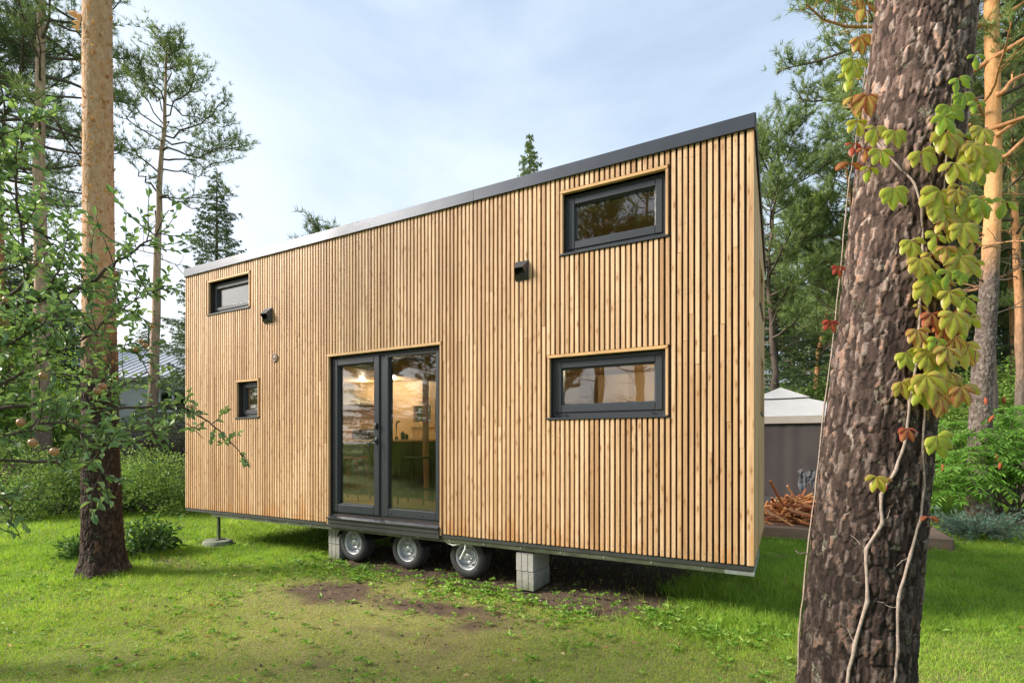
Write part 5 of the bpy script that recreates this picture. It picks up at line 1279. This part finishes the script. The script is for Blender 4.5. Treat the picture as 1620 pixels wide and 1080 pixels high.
# fence at the far left
fe = empty('picket_fence', (gx(-60, 10.6), 10.6, 0), .05); tag(fe, 'weathered brown picket fence at the left edge behind the lawn', 'fence')
M_fence = wood_mat('fence_wood', (.13, .085, .06), (.17, .11, .08), (.10, .065, .045), 'z', knots=False, rough=.85)
t = NM(); x = -1.6
while x < 1.22:
    hh = 1.05+rng.uniform(-.03, .03); V = [(x, 0, .12), (x+.085, 0, .12), (x+.085, 0, hh-.05), (x+.042, 0, hh), (x, 0, hh-.05)]
    V2 = [(a, .022, c) for a, b, c in V]
    t.add(V+V2, [[5, 6, 1, 0], [6, 7, 2, 1], [7, 8, 3, 2], [8, 9, 4, 3], [9, 5, 0, 4]], rng.random()); t.add(V, [[0, 1, 2, 3, 4]], rng.random()); t.add(V2, [[4, 3, 2, 1, 0]], .5); x += .15
t.build('pickets', M_fence, fe)
for z_ in (.25, .8): t = NM(); t.bevbox(-1.7, 1.28, -.045, -.001, z_, z_+.09, .004, .3); t.build('rail', M_fence, fe)
t = NM(); t.bevbox(1.18, 1.28, .023, .12, 0, 1.1, .006, .8); t.build('fence_post', M_fence, fe)
t = NM(); t.bevbox(-1.7, 1.5, -.07, -.03, .0, .13, .004, .6); t.build('base_board', wood_mat('base_board', (.16, .07, .045), (.19, .09, .06), (.14, .06, .04), 'x', knots=False), fe)

# ------------------------------------------------------------------ deck, gazebo, firewood
DD = (.8819, -.4715); DN = (.4715, .8819)
d0 = Vector((3.97, 8.0, 0))   # point on the deck front edge
def DW(a, b, z): return Vector((d0.x+DD[0]*a+DN[0]*b, d0.y+DD[1]*a+DN[1]*b, z))
M_deck = wood_mat('deck_boards', (.19, .135, .10), (.24, .17, .125), (.15, .105, .08), 'x', rough=.8)
dk = empty('wooden_deck', DW(0, 0, 0), RZ); tag(dk, 'low grey-brown wooden deck carrying the firewood and the gazebo', 'deck')
t = NM()
for k in range(34): t.bevbox(-2.0, 2.28, k*.125+.002, k*.125+.118, .145, .175, .003, rng.random())
t.build('deck_boards', M_deck, dk)
t = NM(); t.bevbox(-1.98, 2.26, -.022, .0, .0, .172, .003, .3); t.bevbox(2.261, 2.275, .0, 4.2, .0, .143, .003, .6); t.build('deck_skirt', M_deck, dk)
ga = empty('gazebo', DW(1.15, 2.6, .175), RZ); tag(ga, 'fabric gazebo with a two-tier pale canopy and closed dark side curtains', 'gazebo')
g0 = (5.57, 10.65)
ga.location = (g0[0]+.8*1, g0[1]+1.5, .175)
hw = 1.75
M_canvas = simple('pale_canvas', (.44, .43, .42), .9, 0, .06, 3, .15, 30); M_beige = simple('beige_valance', (.36, .31, .27), .9, 0, .08, 4)
M_curt = simple('dark_curtain', (.058, .047, .045), .9, 0, .22, 1.5)
def canopy(h0, z0_, h1, z1_, n=10, sag=.03):
    t = NM()
    for s in range(4):
        a = s*math.pi/2; ca, sa = math.cos(a), math.sin(a)
        V = []
        for i in range(n+1):
            f = i/n; hh = h0+(h1-h0)*f
            for j in range(n+1):
                u = -1+2*j/n; zz = z0_+(z1_-z0_)*f-sag*math.sin(math.pi*f)*(1-u*u)*.8-.012*(1-u*u)*(1-f)
                x, y = u*hh, -hh; V.append((x*ca-y*sa, x*sa+y*ca, zz))
        F = [[i*(n+1)+j, i*(n+1)+j+1, (i+1)*(n+1)+j+1, (i+1)*(n+1)+j] for i in range(n) for j in range(n)]
        t.add(V, F)
    return t
z_e = 1.90-.175
canopy(hw, z_e+.13, .42, z_e+.62, 12, .05).build('canopy', M_canvas, ga, True)
canopy(.58, z_e+.60, .02, z_e+.88, 8, .02).build('canopy_cap', M_canvas, ga, True)
t = NM()
for s in range(4):
    a = s*math.pi/2; M_ = Matrix.Rotation(a, 4, 'Z'); t.box(-hw, hw, -hw-.012, -hw-.002, z_e-.02, z_e+.13, .5, M_)
t.build('valance', M_beige, ga)
for s in range(4):
    a = s*math.pi/2; n = 120; V = []
    for i in range(n+1):
        x = -hw+.06+(2*hw-.12)*i/n
        for z_ in (.02, .6, 1.2, z_e+.02):
            amp = .004*(1+.8*math.sin(i*.21)); V.append((x, -hw+.05+amp*math.sin(i*.62+.5*math.sin(i*.13)), z_))
    V = [tuple(Matrix.Rotation(a, 4, 'Z') @ Vector(v)) for v in V]
    t = NM(); t.add(V, [[i*4+j, (i+1)*4+j, (i+1)*4+j+1, i*4+j+1] for i in range(n) for j in range(3)]); t.build('curtain', M_curt, ga, True)
for sx in (-1, 1):
    for sy in (-1, 1): t = NM(); t.bevbox(sx*(hw-.03)-.03, sx*(hw-.03)+.03, sy*(hw-.03)-.03, sy*(hw-.03)+.03, 0, z_e+.1, .004); t.build('pole', M_black, ga)
t = NM(); t.bevbox(-hw, hw, -hw-.03, -hw+.03, .01, .18, .005); t.build('base_skirt', simple('slate_skirt', (.05, .055, .065), .7), ga)
# bunched cloth hanging on the gazebo curtain
p = at(1277, 745, 10.05); rs = np.random.RandomState(9); n = 14
V = []
for i in range(n+1):
    for j in range(9):
        f = j/8; x = (i/n-.5)*.36*(1-.35*f)+.02*math.sin(f*7+i); V.append((x+.02*math.sin(f*5+i*.7), .022*math.sin(i*1.9+f*3)+rs.normal()*.010, -f*(.30+.10*math.sin(i*.45+1))+.03*math.sin(i*.8)+rs.normal()*.010))
t = NM(); t.add(V, [[i*9+j, (i+1)*9+j, (i+1)*9+j+1, i*9+j+1] for i in range(n) for j in range(8)])
cl_ = t.build('hanging_cloth', simple('grey_blue_cloth', (.10, .105, .115), .9), None, True); cl_.location = p; cl_.rotation_euler = (0, 0, RZ); tag(cl_, 'bunched grey cloth hanging on the dark gazebo curtain beside the near trunk', 'cloth')
# firewood
M_fw = wood_mat('split_firewood', (.50, .20, .07), (.62, .32, .13), (.34, .11, .04), 'x', knots=False)
protos = []
for k in range(4):
    t = NM(); rr_ = random.Random(k); L = .42+.09*k; w0, h0 = .028+.006*rr_.random(), .022+.008*rr_.random()
    V = []
    for xq in (-L/2, -L/6, L/6, L/2):
        for (a, b) in ((-1, -.8), (1, -1), (.8, 1), (-.9, .7)): V.append((xq+rr_.uniform(-.01, .01), a*w0/2*rr_.uniform(.85, 1.15), b*h0/2*rr_.uniform(.85, 1.15)))
    F = [[q*4+j, q*4+(j+1) % 4, (q+1)*4+(j+1) % 4, (q+1)*4+j] for q in range(3) for j in range(4)]+[[3, 2, 1, 0], [12, 13, 14, 15]]
    t.add(V, F, np.linspace(0, 1, 14)*0+k*.25+.1); o = t.build('firewood_stick', M_fw); protos.append(o)
pile = DW(.45, .62, .175); rsf = np.random.RandomState(12); cnt = 0
for k in range(150):
    r_ = abs(rsf.normal())*.30; a = rsf.rand()*6.28; xx = .85*r_*math.cos(a)*1.5; yy = .8*r_*math.sin(a)
    hmax_ = .36*math.exp(-(xx/.50)**2-(yy/.42)**2)
    zz = .03+hmax_*rsf.rand()**.55
    o = protos[cnt] if cnt < 4 else protos[rsf.randint(4)].copy()
    if cnt >= 4: link(o)
    cnt += 1
    o.location = pile+Vector((xx*DD[0]+yy*DN[0], xx*DD[1]+yy*DN[1], zz)); o.rotation_euler = (rsf.normal()*.3, rsf.normal()*.42, rsf.rand()*6.28)
    if zz < .08: o.rotation_euler = (0, rsf.normal()*.04, rsf.rand()*6.28)
    tag(o, 'split orange-brown stick in the heap of firewood on the deck', 'firewood', 'heap of split firewood on the deck')
for (px_, py_, rz_, tl_, lab) in [(1258, 800, .1, .05, 'pale stick sticking out level at the top of the firewood heap'), (1232, 786, 1.0, .9, 'stick standing steeply out of the top of the firewood heap'), (1245, 812, .5, -.2, 'pale stick lying across the front of the firewood heap'), (1268, 830, .1, .0, 'stick lying flat on the deck at the right foot of the firewood heap')]:
    o = protos[2].copy(); link(o); p = at(px_, py_, 8.15); o.location = p; o.rotation_euler = (0, tl_, RZ+rz_); o.scale = (1.15, 1.1, 1.1); tag(o, lab, 'firewood', 'heap of split firewood on the deck')

# sumac
su = empty('sumac_bush', loc(1590, 9.2)); tag(su, 'bright green sumac bush with feathery leaves and red cones at the right', 'sumac bush')
rs = np.random.RandomState(90); bm, fm, cm = NM(), NM(), NM()
tips = []
for q in range(95):
    x_ = rs.uniform(-1.75, 2.2); y_ = rs.uniform(-1.1, 1.1); z_ = (.55+1.55*rs.rand()**.7)*(1-.09*(x_-.3)**2)*(1-.12*y_*y_); z_ = max(z_, .5)
    tips.append(np.array([x_, y_, z_]))
    if q < 34:
        b = np.array([rs.normal()*.25, rs.normal()*.2, 0]); t_ = np.linspace(0, 1, 6)[:, None]; bm.tube(b+(tips[-1]-b)*t_+np.array([0, 0, .22])*np.sin(t_*np.pi), np.linspace(.022, .007, 6), 5)
for tp in tips:
    m0 = rs.rand()*6.28
    for q in range(8):
        a = m0+q*.785+rs.normal()*.2; d = np.array([math.cos(a), math.sin(a), .55+.3*rs.rand()]); L = .44+.16*rs.rand()
        P = curve(tp, d, L, rs, 9, -1.5, .03); bm.tube(P, np.linspace(.004, .0015, len(P)), 3, cap=False)
        PP, DD_ = [], []
        for s in range(1, 10):
            for sg in (-1, 1):
                p = P[s]; d_ = P[s]-P[s-1]; d_ /= np.linalg.norm(d_); side = np.cross(d_, [0, 0, 1.]); side /= np.linalg.norm(side)+1e-9
                PP.append(p); DD_.append(side*sg+d_*.35+np.array([0, 0, -.25]))
        PP.append(P[-1]); DD_.append(d_)
        PP = np.array(PP); sc_l = .115; leaves(fm, PP, np.array(DD_), sc_l, .03, rs, .1, np.clip(.35+.4*rs.rand()+.12*rs.normal(size=len(PP)), 0, 1), .6)
bm.build('stems', M_twig, su); fm.build('foliage', M_sumac, su)
M_cone = simple('red_cone', (.32, .07, .03), .9, 0, .3, 60)
for (px_, py_, Z_) in ((1560, 636, 8.6), (1567, 664, 8.3), (1588, 635, 8.8), (1582, 738, 8.0), (1492, 742, 8.3), (1578, 726, 8.1)):
    t = NM(); t.lathe([(0, .09), (.012, .075), (.024, .04), (.026, .01), (.018, -.03), (0, -.05)], 10); o = t.build('seed_cone', M_cone, su, True); o.location = at(px_, py_, Z_)-su.location; o.rotation_euler = (rs.normal()*.2, rs.normal()*.2, 0)
# juniper on the deck corner
ju = empty('juniper', loc(1545, 7.75)); tag(ju, 'low blue-green spreading juniper beside the deck corner', 'juniper')
rs = np.random.RandomState(95); bm, fm = NM(), NM(); TP, TD = [], []
for q in range(70):
    a = rs.rand()*6.28; L = .35+.55*rs.rand(); P = curve((0, 0, .12), (math.cos(a)*1.2, math.sin(a)*.7, .35*rs.rand()+.1), L, rs, 6, -.15, .1); bm.tube(P, np.linspace(.008, .003, len(P)), 4, cap=False)
    for s in np.linspace(.25, 1, 22):
        p, d = along(P, min(s, .999)); o_ = rs.normal(size=3)*.05; TP.append(p+o_); TD.append(d/np.linalg.norm(d)+[0, 0, .3])
needles(fm, np.array(TP), np.array(TD), 7, .05, .008, rs, .8); bm.build('stems', M_twig, ju); fm.build('foliage', M_juniper, ju)

# ------------------------------------------------------------------ lawn and ground cover
rs = np.random.RandomState(100)
def blocked(x, y):
    lx, ly = to_local(x, y); b = (lx > 5.6) & (lx < 5.9) & (ly > .0) & (ly < .5)
    ddx = (x-d0.x)*DD[0]+(y-d0.y)*DD[1]; ddy = (x-d0.x)*DN[0]+(y-d0.y)*DN[1]; b |= (ddx > -2) & (ddx < 2.42) & (ddy > -.03) & (ddy < 4.3)
    b |= np.hypot(x-kn[0][1], y-BZ) < .22; b |= np.hypot(x-lb.x, y-LZ) < .19
    b |= (((lx-.68)/.36)**2+((ly-.08)/.24)**2 < 1)
    return b
def field(n, y0, y1, wf=1.18):
    y = np.sqrt(rs.uniform(y0*y0, y1*y1, n)); x = rs.uniform(-1, 1, n)*y*wf; return x, y
gm = NM()
for (n, y0, y1, w_b, hb_) in ((190000, 2.6, 4.6, .0032, .030), (210000, 4.6, 7.5, .0045, .036), (190000, 7.5, 13, .0075, .045), (60000, 13, 20, .016, .06)):
    x, y = field(n, y0, y1)
    s = soil_f(x, y)+.38*fbm(x*3.1, y*3.1, 0, 4, 3); dr = dry_f(x, y)+.3*fbm(x*2.2, y*2.2, 0, 3, 8)
    pt = np.clip(.5+.45*fbm(x*1.7, y*1.7, 0, 4, 17)+.55*fbm(x*9, y*9, 0, 3, 19), 0, 1.2)
    keep = (rs.rand(n) < np.clip(1.15-1.5*np.clip(s, 0, 1), .03, 1)) & (rs.rand(n) < 1-.45*np.clip(dr, 0, 1)) & ~blocked(x, y)
    x, y, s, dr, pt = x[keep], y[keep], s[keep], dr[keep], pt[keep]; N = len(x)
    lx, ly = to_local(x, y)
    lush = np.clip(ell(x, y, G(1100, 960), 1.1, .7)+.9*ell(lx, ly, (7.6, .2), .9, .6)+.35*(x > 2.5)*(y > 4)+.55*ell(x, y, (lb.x, LZ-.1), .42, .38)+.4*ell(lx, ly, (5.8, -.05), .35, .3)+.3*ell(x, y, (-6, 7.5), 3, 1.5), 0, 1.3)
    h = hb_*(.45+1.0*rs.rand(N)+.5*(rs.rand(N) < .05))*(1-.55*np.clip(dr, 0, 1))*(1+2.1*lush)*(.6+.8*pt)
    d = rs.normal(size=(N, 2))*.45; z = ghgt(x, y)*np.clip((14-np.hypot(x, y))/3, 0, 1)-.004
    th = rs.rand(N)*np.pi; wx_, wy_ = np.cos(th)*w_b/2*(.6+.9*rs.rand(N)), np.sin(th)*w_b/2
    b = np.stack([x, y, z], -1); wv = np.stack([wx_, wy_, 0*x], -1); mid = b+np.stack([d[:, 0]*h*.35, d[:, 1]*h*.35, h*.6], -1); tip = b+np.stack([d[:, 0]*h, d[:, 1]*h, h*.95], -1)
    V = np.stack([b-wv, b+wv, mid+wv*.8, mid-wv*.8, tip], 1).reshape(-1, 3); k = np.arange(N)[:, None]*5
    a = np.clip(.20+.42*rs.rand(N)+.28*np.clip(dr, 0, 1)+.42*(pt-.5)-.10*lush+(rs.rand(N) < .05)*.4, 0, 1)
    gm.add(V, k+np.array([[0, 1, 2, 3]]), a)
    gm.add(V, k+np.array([[3, 2, 4]]), a)
o = gm.build('grass', M_grass); tag(o, 'short lawn grass, green with olive and worn patches round the tiny house', 'grass', None, 'stuff')
wm = NM()
# broad-leaved weeds: rosettes of small leaves
n = 13000; x, y = field(n, 2.6, 10.5)
s = soil_f(x, y)+.38*fbm(x*3.1, y*3.1, 0, 4, 3); lx, ly = to_local(x, y)
edge = ell(lx*0, ly, (0, -.12), 1, .35)*(lx > 2.6)*(lx < 7.9)
cl = fbm(x*1.1, y*1.1, 0, 3, 41)
keep = (s < .75) & ~blocked(x, y) & ((cl > .05) | (rs.rand(n) < .3) | (rs.rand(n) < edge*1.2)); x, y, edge = x[keep], y[keep], edge[keep]
ex = rs.uniform(2.8, 8.1, 900); ey = -.30+rs.normal(size=900)*.30; kq = fbm(ex*1.6, ey*1.6, 0, 3, 55) > -.02; ex, ey = ex[kq], ey[kq]; wxy = np.array([W(a, b)[:2] for a, b in zip(ex, ey)]); 
x = np.concatenate([x, wxy[:, 0]]); y = np.concatenate([y, wxy[:, 1]]); edge = np.concatenate([edge, .75*rs.rand(len(ex))])
N = len(x); k = 6; xx = np.repeat(x, k); yy = np.repeat(y, k); a = rs.rand(N*k)*6.28; sz = np.repeat(.009+.015*rs.rand(N)**1.5+.010*edge, k)
P = np.stack([xx, yy, np.repeat(ghgt(x, y)+.010+.02*rs.rand(N)+.03*edge*rs.rand(N), k)], -1); D = np.stack([np.cos(a), np.sin(a), .25+.5*rs.rand(N*k)+.3*np.repeat(edge, k)], -1)
D /= np.linalg.norm(D, axis=1)[:, None]
for lo_, hi_ in ((0, .014), (.014, .022), (.022, .04)):
    q = (sz >= lo_) & (sz < hi_)
    if q.any(): leaves(wm, P[q], D[q], (lo_+hi_)/2*1.7, (lo_+hi_)/2*.85, rs, .15, np.clip(rs.rand(q.sum()), 0, 1), .6)
o = wm.build('weeds', M_weed); tag(o, 'small broad-leaved weeds and clover scattered through the lawn', 'weeds', None, 'stuff')
# clods, crumbs and dead leaves on the worn soil
cm = NM(); n = 5000; x, y = field(n, 2.7, 7.5, 1.0); s = soil_f(x, y); keep = (rs.rand(n) < np.clip(s, .08, 1)); x, y = x[keep], y[keep]
for a, b in zip(x, y):
    r_ = .004+.012*rs.rand()**3; c = np.array([a, b, ghgt(a, b)+r_*.4]); V = c+np.array([[1, 0, 0], [-1, 0, 0], [0, 1, 0], [0, -1, 0], [0, 0, .8], [0, 0, -.8]])*r_*(.7+.6*rs.rand(6, 1))
    cm.add(V, [[0, 2, 4], [2, 1, 4], [1, 3, 4], [3, 0, 4], [2, 0, 5], [1, 2, 5], [3, 1, 5], [0, 3, 5]], rs.rand())
m = MT('soil_crumbs'); m.set(base=m.ramp(m.attr(), [(0, (.06, .04, .03)), (.85, (.15, .10, .07)), (1, (.4, .36, .3))]), rough=.95)
o = cm.build('soil_crumbs', m.m); tag(o, 'small clods and crumbs of earth on the worn patches of lawn', 'soil crumbs', None, 'stuff')
nl_ = NM(); n = 16000; x, y = field(n, 2.6, 7.5); q = (rs.rand(n) < .35+.5*np.clip(dry_f(x, y), 0, 1)) & ~blocked(x, y); x, y = x[q], y[q]
needles(nl_, np.stack([x, y, ghgt(x, y)+.012+.012*rs.rand(len(x))], -1), np.stack([np.cos(x*91), np.sin(x*91), 0*x], -1), 1, .045, .0022, rs, .25)
m = MT('dry_needles'); m.set(base=m.ramp(m.attr(), [(0, (.20, .10, .045)), (1, (.48, .32, .17))]), rough=.9)
o = nl_.build('pine_needle_litter', m.m); tag(o, 'dry brown pine needles strewn over the lawn', 'pine needles', None, 'stuff')
fl2 = NM(); n = 170; x, y = field(n, 2.8, 7, 1.0); a = rs.rand(n)*6.28
leaves(fl2, np.stack([x, y, ghgt(x, y)+.018+.01*rs.rand(n)], -1), np.stack([np.cos(a), np.sin(a), .1*rs.normal(size=n)], -1), .042, .026, rs, .3, None, .2)
m = MT('fallen_leaves'); m.set(base=m.ramp(m.attr(), [(0, (.16, .07, .03)), (.5, (.42, .26, .10)), (.8, (.50, .20, .06)), (1, (.5, .45, .22))]), rough=.8)
o = fl2.build('fallen_leaves', m.m); tag(o, 'dry fallen leaves lying here and there on the lawn', 'fallen leaves', None, 'stuff')
